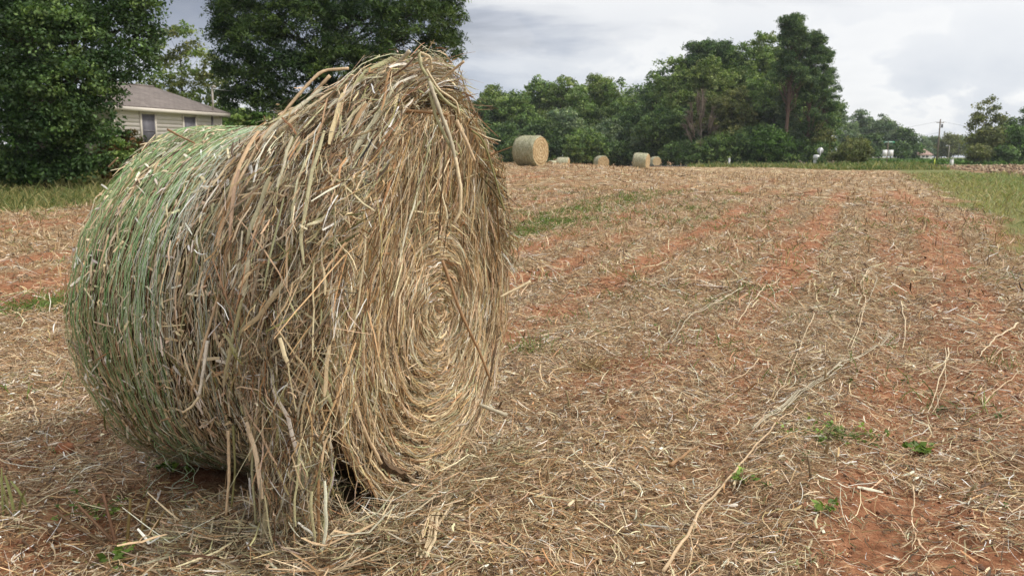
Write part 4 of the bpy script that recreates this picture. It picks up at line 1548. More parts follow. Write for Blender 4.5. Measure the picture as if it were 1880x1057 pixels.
board_sign()


def pole(px, top, Y, r, mat, label, lean=0.0, arm=True, name="utility_pole", lamp=False):
    p = on_ground(px, Y)
    zt = CAM_H + ray(px, top)[2] / ray(px, top)[1] * Y - p[2]
    root = empty(name, p)
    MB().tube([[0, 0, -.5], [lean * .5, 0, zt * .5], [lean, 0, zt]], [r, r * .85, r * .7], 10).build("shaft", mat, root, smooth=True)
    if arm:
        m = MB().box((lean - .75, -.14, zt - .75), (lean + .75, -.16 + .26, zt - .62))
        m.build("cross_arm", M_POLE, root)
        for dx in (-.65, -.2, .65):
            MB().tube([[lean + dx, 0, zt - .62], [lean + dx, 0, zt - .55], [lean + dx, 0, zt - .45]], [.03, .06, .04], 8).build("insulator", M_STEEL, root)
        MB().tube([[lean + .3, -.25, zt - 1.75], [lean + .3, -.25, zt - 1.0]], .19, 10).build("fuse_can", M_DARKM, root)
    if lamp:
        m = MB().tube([[lean, 0, zt - .25], [lean - .3, -.1, zt - .05], [lean - .7, -.2, zt - .02]], .03, 6); m.build("lamp_arm", M_STEEL, root)
        m = MB().tube([[lean - .7, -.2, zt + .02], [lean - .72, -.2, zt - .12], [lean - .72, -.2, zt - .22]], [.08, .16, .12], 8); m.build("lamp_head", M_STEEL, root)
    tag(root, label, "pole")
    return np.array([p[0] + lean, p[1], p[2] + zt - .5])


pt = pole(1719, 219, 178, .17, M_POLE, "tall weathered utility pole with a crossarm standing beyond the brown field", .12)
p2 = pole(1739, 267, 172, .10, M_PALEPOLE, "short pale pole with a small lamp right of the tall utility pole", .15, arm=False, lamp=True, name="lamp_pole")
pole(1757, 264, 185, .05, M_DARKM, "thin dark post right of the short pale lamp pole", .1, arm=False, name="post")


def wire(a, b, sag, r, label):
    q = np.linspace(0, 1, 40)[:, None]
    P = a * (1 - q) + b * q
    P[:, 2] -= 4 * sag * q[:, 0] * (1 - q[:, 0])
    tag(MB().tube(P, r, 4).build("overhead_wire", M_DARKM), label, "wire", "overhead wires along the road")


wire(pt + np.array([-.6, 0, 0]), unp(1180, 238, 150), 2.4, .018, "faint overhead wire crossing in front of the tall trees, upper strand")
wire(pt + np.array([0, 0, -2.2]), unp(1180, 246, 150), 2.6, .018, "faint overhead wire crossing in front of the tall trees, lower strand")
wire(pt + np.array([.6, 0, 0]), unp(1960, 236, 190), 1.2, .018, "overhead wire running from the utility pole to the right edge")


def gable_house(px, py_eave, py_ridge, py_base, Y, wpx, depth, label, wallm, roofm, yaw, name, wing=False, chimney=True):
    p = on_ground(px, Y)
    zz = lambda py: CAM_H + ray(px, py)[2] / ray(px, py)[1] * Y
    zb = zz(py_base) ; he = zz(py_eave) - zb; hr = zz(py_ridge) - zb
    W = wpx / F_PX * Y
    root = empty(name, (p[0], p[1], zb), yaw)
    V = [[-W / 2, 0, -1.5], [W / 2, 0, -1.5], [W / 2, depth, -1.5], [-W / 2, depth, -1.5], [-W / 2, 0, he], [W / 2, 0, he], [W / 2, depth, he], [-W / 2, depth, he],
         [-W / 2, depth / 2, hr - .1], [W / 2, depth / 2, hr - .1]]
    MB().poly(V, [[0, 1, 5, 4], [2, 3, 7, 6], [0, 4, 8, 7, 3], [1, 2, 6, 9, 5]]).build("wall", wallm, root)
    o = .3
    R = [[-W / 2 - o, -o, he - .12], [W / 2 + o, -o, he - .12], [W / 2 + o, depth / 2, hr], [-W / 2 - o, depth / 2, hr], [-W / 2 - o, depth + o, he - .12], [W / 2 + o, depth + o, he - .12]]
    R2 = [[a, b, c + .16] for a, b, c in R]
    MB().poly(R + R2, [[6, 7, 8, 9], [9, 8, 11, 10], [0, 3, 2, 1], [3, 4, 5, 2], [0, 1, 7, 6], [5, 4, 10, 11], [1, 2, 8, 7], [2, 5, 11, 8], [0, 6, 9, 3], [3, 9, 10, 4]]).build("roof", roofm, root)
    for f in (-.32, -.05, .2):
        fr = MB().box((f * W - .55, -.05, he * .28), (f * W + .55, -.005, he * .80)); w_ = fr.build("window", M_WHITE, root)
        MB().box((f * W - .46, -.06, he * .31), (f * W + .46, -.051, he * .77)).build("pane", M_GLASS, w_)
    if chimney:
        MB().box((-.1 * W, depth * .35, hr - .8), (-.1 * W + .8, depth * .35 + .7, hr + .7)).build("chimney", M_BRICK, root)
    tag(root, label, "house")
    return root


c = gable_house(1695, 284.5, 275, 291, 262, 34, 7, "white cottage with a faded reddish roof beyond the green crop", M_WHITE, M_RUSTROOF, .25, "cottage")
g = gable_house(1672, 284, 280.5, 291, 258, 8, 3, "small red brick outbuilding left of the white cottage", M_BRICK, M_RUSTROOF, .2, "outbuilding", chimney=False)


def trailer():
    Y = 140
    p = on_ground(1526, Y)
    zz = lambda py: CAM_H + ray(1526, py)[2] / ray(1526, py)[1] * Y
    zb = zz(291.5)
    root = empty("trailer_home", (p[0], p[1], zb), .1)
    W = 32 / F_PX * Y; H = zz(280.6) - zb
    MB().box((-W / 2, 0, 0), (W / 2, 2.6, H)).build("wall", M_WHITE, root)
    MB().box((-W / 2 - .1, -.1, H + .002), (W / 2 + .1, 2.7, H + .10)).build("roof", M_STEEL, root)
    MB().box((-W / 2, .05, -1.2), (W / 2, 2.55, -.003)).build("skirting", M_POLE, root)
    f = MB().box((.1, -.05, H * .35), (.95, -.003, H * .8)).build("window", M_WFRAME, root)
    MB().box((.17, -.06, H * .4), (.88, -.051, H * .76)).build("pane", M_GLASS, f)
    MB().box((-.75, -.04, .05), (-.1, -.003, H * .62)).build("door", M_STEEL, root)
    tag(root, "low white trailer home half hidden behind the roadside bush", "trailer")


trailer()


def mailbox():
    p = on_ground(1498, 109)
    root = empty("mailbox", p, .3)
    MB().box((-.06, -.06, -.2), (.06, .06, .95)).build("post", M_POLE, root)
    a = np.linspace(0, math.pi, 9)
    prof = [[.26 * math.cos(t), .30 * math.sin(t) + 1.25] for t in a] + [[-.26, .95], [.26, .95]]
    n = len(prof)
    V = [[q[0], -.3, q[1]] for q in prof] + [[q[0], .35, q[1]] for q in prof]
    MB().poly(V, [list(range(n)), list(range(2 * n - 1, n - 1, -1))] + [[i, n + i, n + (i + 1) % n, (i + 1) % n] for i in range(n)]).build("box_body", M_WHITE, root)
    MB().box((-.22, -.33, .2), (.22, .3, .93)).build("newspaper_tube", M_WHITE, root)
    tag(root, "white mailbox on a post left of the stop sign", "mailbox")


mailbox()


def marker(px, py_t, Y, w_, mat, label, name, cat):
    p = on_ground(px, Y)
    zt = CAM_H + ray(px, py_t)[2] / ray(px, py_t)[1] * Y - p[2]
    root = empty(name, p)
    MB().box((-w_, -.03, -.2), (w_, .03, zt - .1)).build("shaft", mat, root)
    MB().tube([[0, 0, zt - .1], [0, 0, zt - .03], [0, 0, zt]], [w_ * 1.15, w_ * 1.15, w_ * .6], 10).build("cap", mat, root)
    tag(root, label, cat)


marker(1338.5, 290.5, 122, .14, M_WHITE, "little white post on the grass bank before the tall trees", "marker_post", "post")
marker(1715, 291, 130, .08, M_YELLOW, "thin yellow green marker stake beyond the brown field", "marker_stake", "stake")
p = on_ground(1746.5, 128)
zt = CAM_H + ray(1746, 292)[2] / ray(1746, 292)[1] * 128 - p[2]
root = empty("utility_box", p, .1)
MB().box((-.2, -.17, -.2), (.2, .17, zt - .07)).build("cabinet", M_WHITE, root)
MB().box((-.22, -.2, zt - .067), (.22, .2, zt)).build("lid", M_STEEL, root)
tag(root, "small white utility box on the grass right of the utility pole", "utility box")

# fallen limb at the wood's edge
a = on_ground(1470, 121); b_ = unp(1466, 294.5, 121); c_ = on_ground(1482, 119)
tag(MB().tube(smooth_path([c_, (b_ + c_) / 2 + np.array([0, 0, .1]), b_], 8, .03), .09, 6, (.40, .34, .28)).build("fallen_limb", M_BARK),
    "pale fallen limb slanting out of the grass at the wood's edge", "branch")

# ------------------------------------------------------------------ straw litter, stubble, grass, weeds
def in_bale(x, y, pad=0.0):
    q = to_bale(np.stack([x, y, 0 * x], -1))
    return (np.abs(q[..., 0]) < BL / 2 - .12 + pad) & (np.abs(q[..., 1]) < .45 + pad)


def sector(n, r0, r1, p=1.0, half=.66):
    """points in front of the camera; p=1 gives even spread over the ground"""
    q = rng.random(n)
    r = (r0 ** (p + 1) + q * (r1 ** (p + 1) - r0 ** (p + 1))) ** (1 / (p + 1))
    a = rng.uniform(-half, half, n)
    return np.sin(a) * r, np.cos(a) * r


def field_ok(x, y):
    g = grass_mask(x, y)
    return (g < rng.uniform(.15, .9, len(x))) & (plough_d(x, y) < 0) & (y < lawn_y(x, y) + rng.uniform(-3, 2, len(x)))


def lying(x, y, le, wd, k, lift, tilt, curl, az=None):
    n = len(x)
    az = rng.uniform(0, 2 * math.pi, n) if az is None else az
    sg = np.linspace(-.5, .5, k)
    aa = az[:, None] + sg * rng.normal(0, curl, n)[:, None]
    X = x[:, None] + sg * le[:, None] * np.cos(aa)
    Y = y[:, None] + sg * le[:, None] * np.sin(aa)
    Z = height(X, Y) + lift[:, None] + np.abs(sg[None] + rng.choice([-.5, .5], n)[:, None]) * (le * np.abs(rng.normal(0, tilt, n)))[:, None]
    Z = Z + rng.normal(0, .0015, (n, k))
    P = np.stack([X, Y, Z], -1)
    ref = nrm(np.stack([rng.normal(0, .45, n), rng.normal(0, .45, n), np.ones(n)], -1))
    return ribbons(P, wd, ref)


def litter(name, n, r0, r1, p, lmean, wmean, k, mixw, tilt, curl, bare=.22, lift=.012, half=.66, clump=True):
    x, y = sector(n, r0, r1, p, half)
    c = straw_cover(x, y)
    if clump:
        c = c * .75 + .9 * (fbm(x * 4, y * 4, 101, 2) - .35)
    ok = field_ok(x, y) & ~in_bale(x, y) & (rng.random(n) < np.clip(bare + c, 0, 1))
    x, y = x[ok], y[ok]; m = len(x)
    le = rng.gamma(2.2, lmean / 2.2, m).clip(lmean * .25, lmean * 4)
    wd = rng.gamma(3, wmean / 3, m).clip(wmean * .4, wmean * 3)
    V, F = lying(x, y, le, wd, k, np.abs(rng.normal(0, lift, m)) + .003, tilt, curl)
    tag(np_mesh(name, V, [F], M_STRAW, col=ribbon_cols(pick(m, mixw, .22), k)), kind="stuff")


LIT = {"tan": 4.0, "cream": 3.4, "gold": 1.6, "brown": 3.4, "dark": 2.2, "rust": 2.0, "grey": .7, "white": 1.1, "olive": .25}
litter("straw_litter", 210000, 2.0, 8.5, .55, .062, .0026, 4, LIT, .20, .38)
litter("straw_litter", 140000, 2.0, 9.5, .55, .028, .0048, 3, {"dark": 5, "brown": 4, "rust": 1.0, "olive": 1}, .3, .6, bare=.3, lift=.006)
litter("straw_litter", 60000, 9, 26, .7, .06, .010, 3, {"dark": 5, "brown": 4, "rust": 1.0, "olive": 1}, .3, .6, bare=.3, lift=.008)
litter("pith_chips", 14000, 2.0, 14, .5, .032, .0068, 3, {"white": 5, "cream": 2}, .12, .25, lift=.016)
litter("straw_litter", 150000, 8.0, 24, .7, .115, .0060, 3, LIT, .25, .35)
litter("straw_litter", 110000, 22, 60, .6, .20, .014, 3, LIT, .10, .35, bare=.3)
litter("straw_litter", 45000, 55, 108, .8, .42, .035, 3, {"tan": 4, "cream": 3, "gold": 2, "brown": 2}, .06, .3, bare=.5)


def upright(name, x, y, h, wd, cols, k=4, lean=.25, bendy=.4, mat=None):
    n = len(x)
    s = np.linspace(0, 1, k)
    az = rng.uniform(0, 2 * math.pi, n)
    L = np.abs(rng.normal(0, lean, n))
    off = (s[None] * L[:, None] + s[None] ** 2 * np.abs(rng.normal(0, bendy, n))[:, None]) * h[:, None]
    P = np.stack([x[:, None] + off * np.cos(az)[:, None], y[:, None] + off * np.sin(az)[:, None],
                  (height(x, y) - .01)[:, None] + s[None] * h[:, None] * (1 - .25 * s[None] * L[:, None])], -1)
    b = rng.uniform(0, 2 * math.pi, n)
    V, F = ribbons(P, wd, np.stack([np.cos(b), np.sin(b), 0 * b], -1))
    return np_mesh(name, V, [F], mat or M_LEAF, col=ribbon_cols(cols, k))


def gcol(n, cols, wts, var=.2):
    C = np.array(cols)[rng.choice(len(cols), n, p=np.array(wts) / np.sum(wts))]
    return C * (1 + rng.normal(0, var, (n, 1))).clip(.4, 1.8)


# standing stubble in its rows, far enough away to read as one texture
n = 26000
x, y = sector(n, 9, 75, .45)
u, v = row_uv(x, y)
u = np.round(u / .48) * .48 + rng.normal(0, .05, n)
x, y = u * ROWN[0] + v * ROW[0], u * ROWN[1] + v * ROW[1]
ok = field_ok(x, y) & (fbm(x * .5, y * .5, 111) > .38); x, y = x[ok], y[ok]
r = np.hypot(x, y)
tag(upright("cut_stubble", x, y, rng.uniform(.05, .20, len(x)), .007 + r * .0005, gcol(len(x), [PAL["tan"], PAL["gold"], PAL["brown"], PAL["cream"], PAL["dark"]], [4, 3, 3, 2, 1]), 3, .3, .1, M_STRAW), kind="stuff")

# dry fine grass among the straw
n = 16000
x, y = sector(n, 2.2, 16, .6)
ok = field_ok(x, y) & ~in_bale(x, y) & (fbm(x * 2.2, y * 2.2, 121, 2) > .56); x, y = x[ok], y[ok]
tag(upright("dry_grass", x, y, rng.uniform(.02, .085, len(x)), rng.uniform(.0015, .0035, len(x)), gcol(len(x), [(.42, .33, .15), (.30, .26, .10), (.16, .20, .06), (.22, .14, .07)], [4, 3, 1.2, 2]), 4, .7, .9, M_STRAW), kind="stuff")

# the grass verge at the right, the grass by the house, the bank before the wood
n = 150000
x, y = sector(n, 8, 75, .35, .62)
vd = verge_d(x, y)
ok = (vd > -.5) & (plough_d(x, y) < .3) & (rng.random(n) < np.clip(.45 + vd * .6, 0, 1))
x, y, vd = x[ok], y[ok], vd[ok]
r = np.hypot(x, y)
dry = (rng.random(len(x)) < np.clip(1.2 - vd * .25, .42, 1) * (.35 + fbm(x * .7, y * .7, 131)))
C = np.where(dry[:, None], gcol(len(x), [(.46, .38, .20), (.40, .36, .16), (.28, .24, .12)], [1, 1, 1]), gcol(len(x), [(.23, .30, .11), (.29, .34, .14), (.36, .38, .19), (.17, .23, .08)], [3, 3, 3, 1.5]))
hh = rng.gamma(3, .06, len(x)).clip(.05, .5) * np.clip(.5 + vd * .3, .4, 1.0) * (1 - .5 * ss(0, 5, -6 + vd)) * .62 * (.15 + 1.8 * fbm(x * .6, y * .6, 133))
tag(upright("verge_grass", x, y, hh, .0035 + r * .00055, C, 4, .3, .6), kind="stuff")

n = 42000
x = rng.uniform(-22, -6, n); y = rng.uniform(16, 36, n)
ld = lawn_d(x, y)
ok = (ld > -.3) & (rng.random(n) < np.clip(.4 + ld, 0, 1)); x, y, ld = x[ok], y[ok], ld[ok]
dry = rng.random(len(x)) < .5
C = np.where(dry[:, None], gcol(len(x), [(.33, .28, .12), (.26, .24, .10)], [1, 1]), gcol(len(x), [(.09, .13, .035), (.13, .16, .05), (.17, .19, .065)], [2, 2, 1]))
tag(upright("lawn_grass", x, y, rng.gamma(4, .042, len(x)).clip(.05, .4), rng.uniform(.01, .022, len(x)), C, 4, .3, .5), kind="stuff")

n = 60000
x = rng.uniform(6, 75, n); y = rng.uniform(86, 124, n)
ok = (plough_d(x, y) < -1) & (x / y > .205 + .02 * rng.random(n)) & (y > lawn_y(x, y) + rng.uniform(-2, 3, n)) & ~((y > 112.6) & (y < 119.6) & (x < 46.5)); x, y = x[ok], y[ok]
dry = rng.random(len(x)) < .45
C = np.where(dry[:, None], gcol(len(x), [(.33, .30, .13), (.28, .27, .11)], [1, 1]), gcol(len(x), [(.11, .17, .045), (.15, .20, .06)], [1, 1]))
tag(upright("roadside_grass", x, y, rng.gamma(3, .09, len(x)).clip(.1, .9), rng.uniform(.06, .14, len(x)), C, 3, .3, .5), kind="stuff")

# crumbs of clay on the near soil
n = 16000
x, y = sector(n, 2.0, 11, .5)
ok = field_ok(x, y) & ~in_bale(x, y) & (rng.random(n) > straw_cover(x, y) * .75); x, y = x[ok], y[ok]; n = len(x)
s_ = rng.gamma(1.6, .0042, n).clip(.002, .026)
o8 = np.array([[1, 0, 0], [0, 1, 0], [-1, 0, 0], [0, -1, 0], [0, 0, .8], [0, 0, -.4]])
f8 = np.array([[0, 1, 4], [1, 2, 4], [2, 3, 4], [3, 0, 4], [1, 0, 5], [2, 1, 5], [3, 2, 5], [0, 3, 5]])
V = (o8[None] * rng.uniform(.6, 1.4, (n, 6, 3))) * s_[:, None, None] + np.stack([x, y, height(x, y) + s_ * .3], -1)[:, None]
tag(np_mesh("soil_crumbs", V.reshape(-1, 3), [(np.arange(n)[:, None, None] * 6 + f8[None]).reshape(-1, 3)], M_STRAW,
            col=np.repeat(gcol(n, [(.36, .17, .095), (.50, .27, .16), (.24, .11, .06), (.14, .075, .045)], [3, 2, 2, 1]), 6, 0)), kind="stuff")

# green crop beyond the brown field
n = 9000
x = rng.uniform(50, 150, n); y = rng.uniform(136, 250, n)
a = x / y
ok = (a > .40) & (a < .60); x, y = x[ok], y[ok]
c = np.stack([x, y, base_h(x, y) + rng.uniform(.1, .45, len(x))], -1)
V, F, C = leaves(c, np.full(len(c), .6), 8, .5, "bright", .5, 0, .6)
tag(np_mesh("green_crop", V, [F], M_LEAF, col=C), kind="stuff")

# clods and trash on the ploughed field
n = 30000
x, y = rng.uniform(28, 90, n), rng.uniform(36, 122, n)
ok = plough_d(x, y) > rng.uniform(-.3, .8, n); x, y = x[ok], y[ok]
n = len(x)
s = rng.gamma(2.2, .028, n).clip(.02, .22) * (1 + .6 * fbm(x * .4, y * .4, 141))
o8 = np.array([[1, 0, 0], [0, 1, 0], [-1, 0, 0], [0, -1, 0], [0, 0, .8], [0, 0, -.4]])
V = (o8[None] * rng.uniform(.6, 1.4, (n, 6, 3))) * s[:, None, None] + np.stack([x, y, base_h(x, y) + s * .3], -1)[:, None]
f8 = np.array([[0, 1, 4], [1, 2, 4], [2, 3, 4], [3, 0, 4], [1, 0, 5], [2, 1, 5], [3, 2, 5], [0, 3, 5]])
F = (np.arange(n)[:, None, None] * 6 + f8[None]).reshape(-1, 3)
C = gcol(n, [(.27, .17, .10), (.40, .28, .165), (.16, .10, .06), (.50, .40, .26)], [3, 3, 2, 2])
tag(np_mesh("ploughed_clods", V.reshape(-1, 3), [F], M_STRAW, col=np.repeat(C, 6, 0)), kind="stuff")

# low green weeds in streaks along the rows
pts, sz = [], []
for px, py, rad, k in [(1010, 412, .8, 60), (950, 430, .8, 46), (1062, 388, .9, 46), (1120, 374, 1.0, 36), (1178, 362, 1.2, 34), (925, 400, .8, 22), (1090, 420, .7, 14), (1240, 410, .8, 12), (1290, 385, .8, 12), (920, 440, .6, 30), (40, 575, .35, 26), (85, 560, .35, 20), (1180, 395, 1, 14), (1350, 400, 1, 8)]:
    g = ground(px, py)
    e = rng.normal(0, rad, (k, 2)); al = rng.normal(0, rad * 1.0, k)
    P = np.stack([g[0] + e[:, 0] * .35 + al * ROW[0], g[1] + e[:, 1] * .35 + al * ROW[1]], -1)
    pts.append(P)
P = np.concatenate(pts)
x, y = sector(420, 2.4, 26, .7)
ok = field_ok(x, y) & ~in_bale(x, y); P = np.concatenate([P, np.stack([x[ok], y[ok]], -1)])
r = np.hypot(P[:, 0], P[:, 1])
c = np.stack([P[:, 0], P[:, 1], height(P[:, 0], P[:, 1]) + .02], -1)
V, F, C = leaves(c, rng.uniform(.02, .07, len(c)) * np.where(r > 6, 2.2, 1), 12, .020, "bright", .6, 0, .6, up=1.2)
tag(np_mesh("ground_weeds", V, [F], M_LEAF, col=C), kind="stuff")
e = P[r > 5]
e = np.repeat(e, 12, 0) + rng.normal(0, .15, (len(e) * 12, 2))
tag(upright("green_shoots", e[:, 0], e[:, 1], rng.uniform(.03, .13, len(e)), .0035 + np.hypot(e[:, 0], e[:, 1]) * .0004, gcol(len(e), [(.12, .21, .04), (.17, .26, .06), (.09, .15, .03)], [1, 1, 1]), 3, .4, .6), kind="stuff")


# ------------------------------------------------------------------ single stalks lying on the field
def ground_stalk(pix, r, colour, label, lift=.012, strands=1, spread=.02, name="dry_stalk", group=None):
    mb = MB()
    if colour == 'cream': colour = 'straw'
    G = np.array([ground(a, b) for a, b in pix])
    for q in range(strands):
        P = smooth_path(G, max(10, 8 * len(pix)), 0)
        off = rng.normal(0, spread, 2) if strands > 1 else np.zeros(2)
        t = np.linspace(0, 1, len(P))
        P[:, 0] += off[0] * np.cos(t * 3 + q); P[:, 1] += off[1] * np.cos(t * 2.3 + q * 2)
        w_ = (fbm(t * 6 + q * 9, t * 0 + r * 999, 151, 1) - .5) * .02 + (fbm(t * 22 + q * 9, t * 0 + r * 777, 152, 1) - .5) * .004
        d = nrm(np.gradient(P, axis=0)); P[:, 0] += -d[:, 1] * w_; P[:, 1] += d[:, 0] * w_
        P[:, 2] = height(P[:, 0], P[:, 1]) + lift * .9 + r * .7 + .012 * fbm(t * 5, t * 0 + q + r * 555, 153)
        rr = r * .64 * (1 - .55 * t) * (1 + .15 * (fbm(t * 12, t * 0 + 3, 154) - .5)) * (1 if q == 0 else .6)
        c = np.array(PAL[colour]) * (1 + .7 * (fbm(np.repeat(t, 6) * 18, np.tile(np.arange(6.), len(t)), 155)[:, None] - .5))
        mb.tube(P, rr, 6, c, .8)
    o = mb.build(name, M_STRAW)
    tag(o, label, "stalk", group)
    return o


for a in [
    ([(1215, 1057), (1262, 990), (1290, 930), (1345, 875), (1372, 842), (1405, 815), (1465, 748)], .011, "tan", "long curved tan stalk rising from the bottom edge, right of centre", .02, 1),
    ([(1385, 795), (1420, 765), (1480, 722), (1545, 682), (1610, 640), (1632, 612)], .009, "grey", "bundle of long pale stalks lying side by side right of centre", .02, 4),
    ([(1432, 514), (1395, 545), (1375, 570), (1355, 600)], .012, "cream", "short thick pale kinked stalk in mid field right of the bale", .02, 1),
    ([(1362, 534), (1300, 570), (1262, 592), (1240, 625), (1228, 640)], .011, "grey", "forked grey stalk with a frayed lower end beside a bare red patch", .02, 2),
    ([(985, 488), (1000, 508), (1035, 522), (1062, 540), (1075, 555)], .011, "tan", "bent stalk on bare red soil just right of the bale", .02, 1),
    ([(1598, 500), (1582, 528), (1592, 556), (1574, 606), (1556, 648)], .011, "cream", "wavy pale stalk trailing down from a tangle at the right", .02, 2),
    ([(1610, 508), (1602, 540), (1590, 560)], .009, "grey", "short hooked pale stalk at the top of the tangle", .02, 1),
    ([(1652, 556), (1662, 590), (1658, 640)], .012, "cream", "upright looking pale stalk right of the wavy tangle", .02, 1),
    ([(1870, 600), (1830, 628), (1808, 650), (1796, 676)], .013, "cream", "thick bowed pale stalk near the right edge", .03, 1),
    ([(1855, 640), (1825, 665), (1802, 690)], .007, "tan", "thin stalk under the thick bowed one near the right edge", .02, 1),
    ([(1742, 640), (1730, 690), (1722, 720), (1704, 757)], .009, "cream", "forked pale stalk lying towards the viewer at the right", .02, 2),
    ([(1190, 610), (1290, 640), (1420, 662), (1560, 684)], .006, "brown", "long thin dark stalk crossing the middle of the field sideways", .02, 1),
    ([(1606, 518), (1700, 520), (1850, 528)], .009, "brown", "straight dark stalk lying sideways at the right", .02, 1),
    ([(1395, 660), (1366, 690), (1335, 708)], .008, "tan", "short tan stalk lying above the pale bundle's lower end", .02, 1),
    ([(862, 860), (838, 920), (800, 980), (772, 1057)], .020, "cream", "thick frayed pale stalk running from the bale's foot to the bottom edge", .03, 6),
    ([(872, 925), (862, 985), (858, 1050)], .007, "tan", "thin stalk right of the thick frayed one at the bale's foot", .02, 1),
    ([(1600, 378), (1680, 382), (1760, 384)], .016, "brown", "dark stalk lying sideways near the grass verge", .02, 1),
    ([(1060, 640), (1120, 612), (1210, 575)], .008, "tan", "faint tan stalk pointing up towards the far field", .02, 1),
    ([(940, 672), (1040, 676), (1130, 690)], .006, "tan", "thin stalk lying across bare soil right of the bale's edge", .02, 1),
    ([(1495, 580), (1470, 640), (1440, 700), (1420, 740)], .007, "cream", "pale thin stalk above the bundle of long stalks", .02, 1),
    ([(1005, 705), (1030, 690), (1060, 668)], .008, "tan", "small tan stalk beside the dry grass clump", .02, 1),
    ([(0, 450), (60, 440), (130, 436)], .011, "tan", "tan stalk on the field behind the bale at the left edge", .02, 1),
    ([(0, 552), (60, 540), (118, 534)], .010, "greygreen", "greenish stalk lying left of the bale at mid height", .02, 2),
    ([(55, 735), (66, 765), (72, 792)], .009, "cream", "short pale stick on the soil left of the bale's underside", .02, 1),
    ([(330, 968), (352, 952), (378, 938)], .013, "grey", "thick grey stick lying in front of the bale's hanging straw", .02, 1),
    ([(1232, 858), (1256, 838), (1280, 822)], .016, "brown", "short thick brown stub end tilted on the soil right of centre", .03, 1),
    ([(1800, 756), (1840, 720), (1880, 690)], .008, "tan", "tan stalk running off the right edge at mid height", .02, 1),
    ([(1395, 975), (1440, 1020), (1466, 1057)], .006, "tan", "thin tan stalk slanting off the bottom edge at the right", .02, 1),
    ([(1673, 905), (1678, 985), (1676, 1020)], .006, "tan", "thin stalk pointing towards the viewer at the lower right", .02, 1),
]:
    ground_stalk(*a)


# upright stubs of cut stems in the near field
def stub_mesh(i):
    h = [.075, .10, .13, .06, .09, .15][i]
    mb = MB()
    s = np.linspace(0, 1, 5)
    P = np.stack([s * h * [.15, -.25, .35, .5, -.1, .2][i], s * s * h * .15, -.02 + s * (h + .02)], -1)
    mb.tube(P, .0085 * (1.25 - .45 * s) * [1, 1.25, 1, .9, 1.35, 1][i], 7, np.array([(.24, .165, .09), (.30, .21, .11), (.20, .14, .08), (.27, .18, .09), (.34, .25, .14), (.25, .20, .10)][i]))
    o = mb.build("stalk_stub", M_STRAW, smooth=False)
    return o


stubs = [stub_mesh(i) for i in range(6)]
spots = [ground(*q) for q in [(1003, 893), (1027, 775), (1487, 902), (1500, 845), (1512, 850), (1046, 745), (1332, 690), (1515, 705), (1160, 590), (1098, 500), (1072, 480), (1050, 465), (1355, 560), (1060, 955)]]
n = 1500
x, y = sector(n, 3.2, 13, .8)
u, v = row_uv(x, y); u = np.round(u / .48) * .48 + rng.normal(0, .05, n)
x, y = u * ROWN[0] + v * ROW[0], u * ROWN[1] + v * ROW[1]
ok = field_ok(x, y) & ~in_bale(x, y, .35) & (fbm(x * .8, y * .8, 161) > .45); x, y = x[ok][:110], y[ok][:110]
spots += [np.array([a, b, float(height(a, b))]) for a, b in zip(x, y)]
for i, p in enumerate(spots):
    src = stubs[i % 6]
    o = src if i < 6 else src.copy()
    if i >= 6: COL.objects.link(o)
    o.location = [float(t) for t in p]
    o.rotation_euler = (rng.normal(0, .12), rng.normal(0, .12), rng.uniform(0, 6.28))
    k = rng.uniform(.5, .85); o.scale = (k, k, k * (1.15 if i < 14 else rng.uniform(.5, .9)))
    tag(o, "short brown cut stem stub standing in the straw strewn soil", "stub", "cut stem stubs standing in the near field")


# small plants and tufts
def tuft(px, py, h, n, cols, label, spread=.05, lean=.5, name="grass_tuft", wd=(.003, .006), cat="tuft"):
    p = ground(px, py)
    x = p[0] + rng.normal(0, spread, n); y = p[1] + rng.normal(0, spread, n)
    o = upright(name, x, y, h * rng.uniform(.5, 1.1, n), rng.uniform(*wd, n), gcol(n, cols, [1] * len(cols)), 5, lean, .5, M_STRAW)
    tag(o, label, cat)


DRY = [(.45, .34, .16), (.36, .26, .12), (.28, .19, .09)]
GRN = [(.14, .22, .05), (.20, .27, .07), (.10, .15, .03)]
tuft(1163, 520, .16, 26, GRN + DRY[:1], "small green tuft with cut stems in mid field right of the bale", .05, .25)
tuft(1163, 560, .17, 20, GRN + DRY[1:], "brownish green sprout below the small green tuft", .05, .35)
tuft(1090, 682, .14, 90, DRY, "dry tan grass clump fallen over right of the bale's face", .06, 1.0)
tuft(965, 650, .16, 40, GRN, "green sprig beside the bale's right rim", .05, .6)
tuft(30, 960, .22, 7, [(.28, .30, .12), (.34, .33, .15)], "pair of pale green shoots at the lower left edge", .03, .25, wd=(.008, .013))
tuft(1000, 660, .10, 40, DRY + GRN[:1], "dry grass wisps between the sprig and the tan clump", .08, .8)
tuft(1830, 690, .14, 26, GRN + DRY[1:2], "green and tan tuft near the right edge", .06, .4)
tuft(1220, 485, .18, 16, GRN[:1] + DRY, "thin greenish stems in the middle distance", .08, .3)
tuft(1640, 540, .10, 20, GRN, "small green shoot among pale stalks at the right", .04, .3)


def weed(px, py, r, n, label, size=.021):
    p = ground(px, py)
    root = empty("weed_plant", p)
    r *= 1.25
    cl = np.stack([rng.normal(0, r, n), rng.normal(0, r, n), rng.uniform(.012, .05, n)], -1)
    V, F, C = leaves(cl, np.full(n, .026), 5, size, "bright", .5, 0, .7, up=1.4)
    np_mesh("foliage", V, [F], M_LEAF, root, col=C * np.array([1.9, 1.5, 1.5]))
    mb = MB()
    for q in cl[:min(n, 14)]:
        mb.tube([[0, 0, -.01], q * .6 + np.array([0, 0, .012]), q], .0022, 4, (.13, .16, .05), cap=False)
    mb.build("stem", M_STRAW, root)
    tag(root, label, "weed")


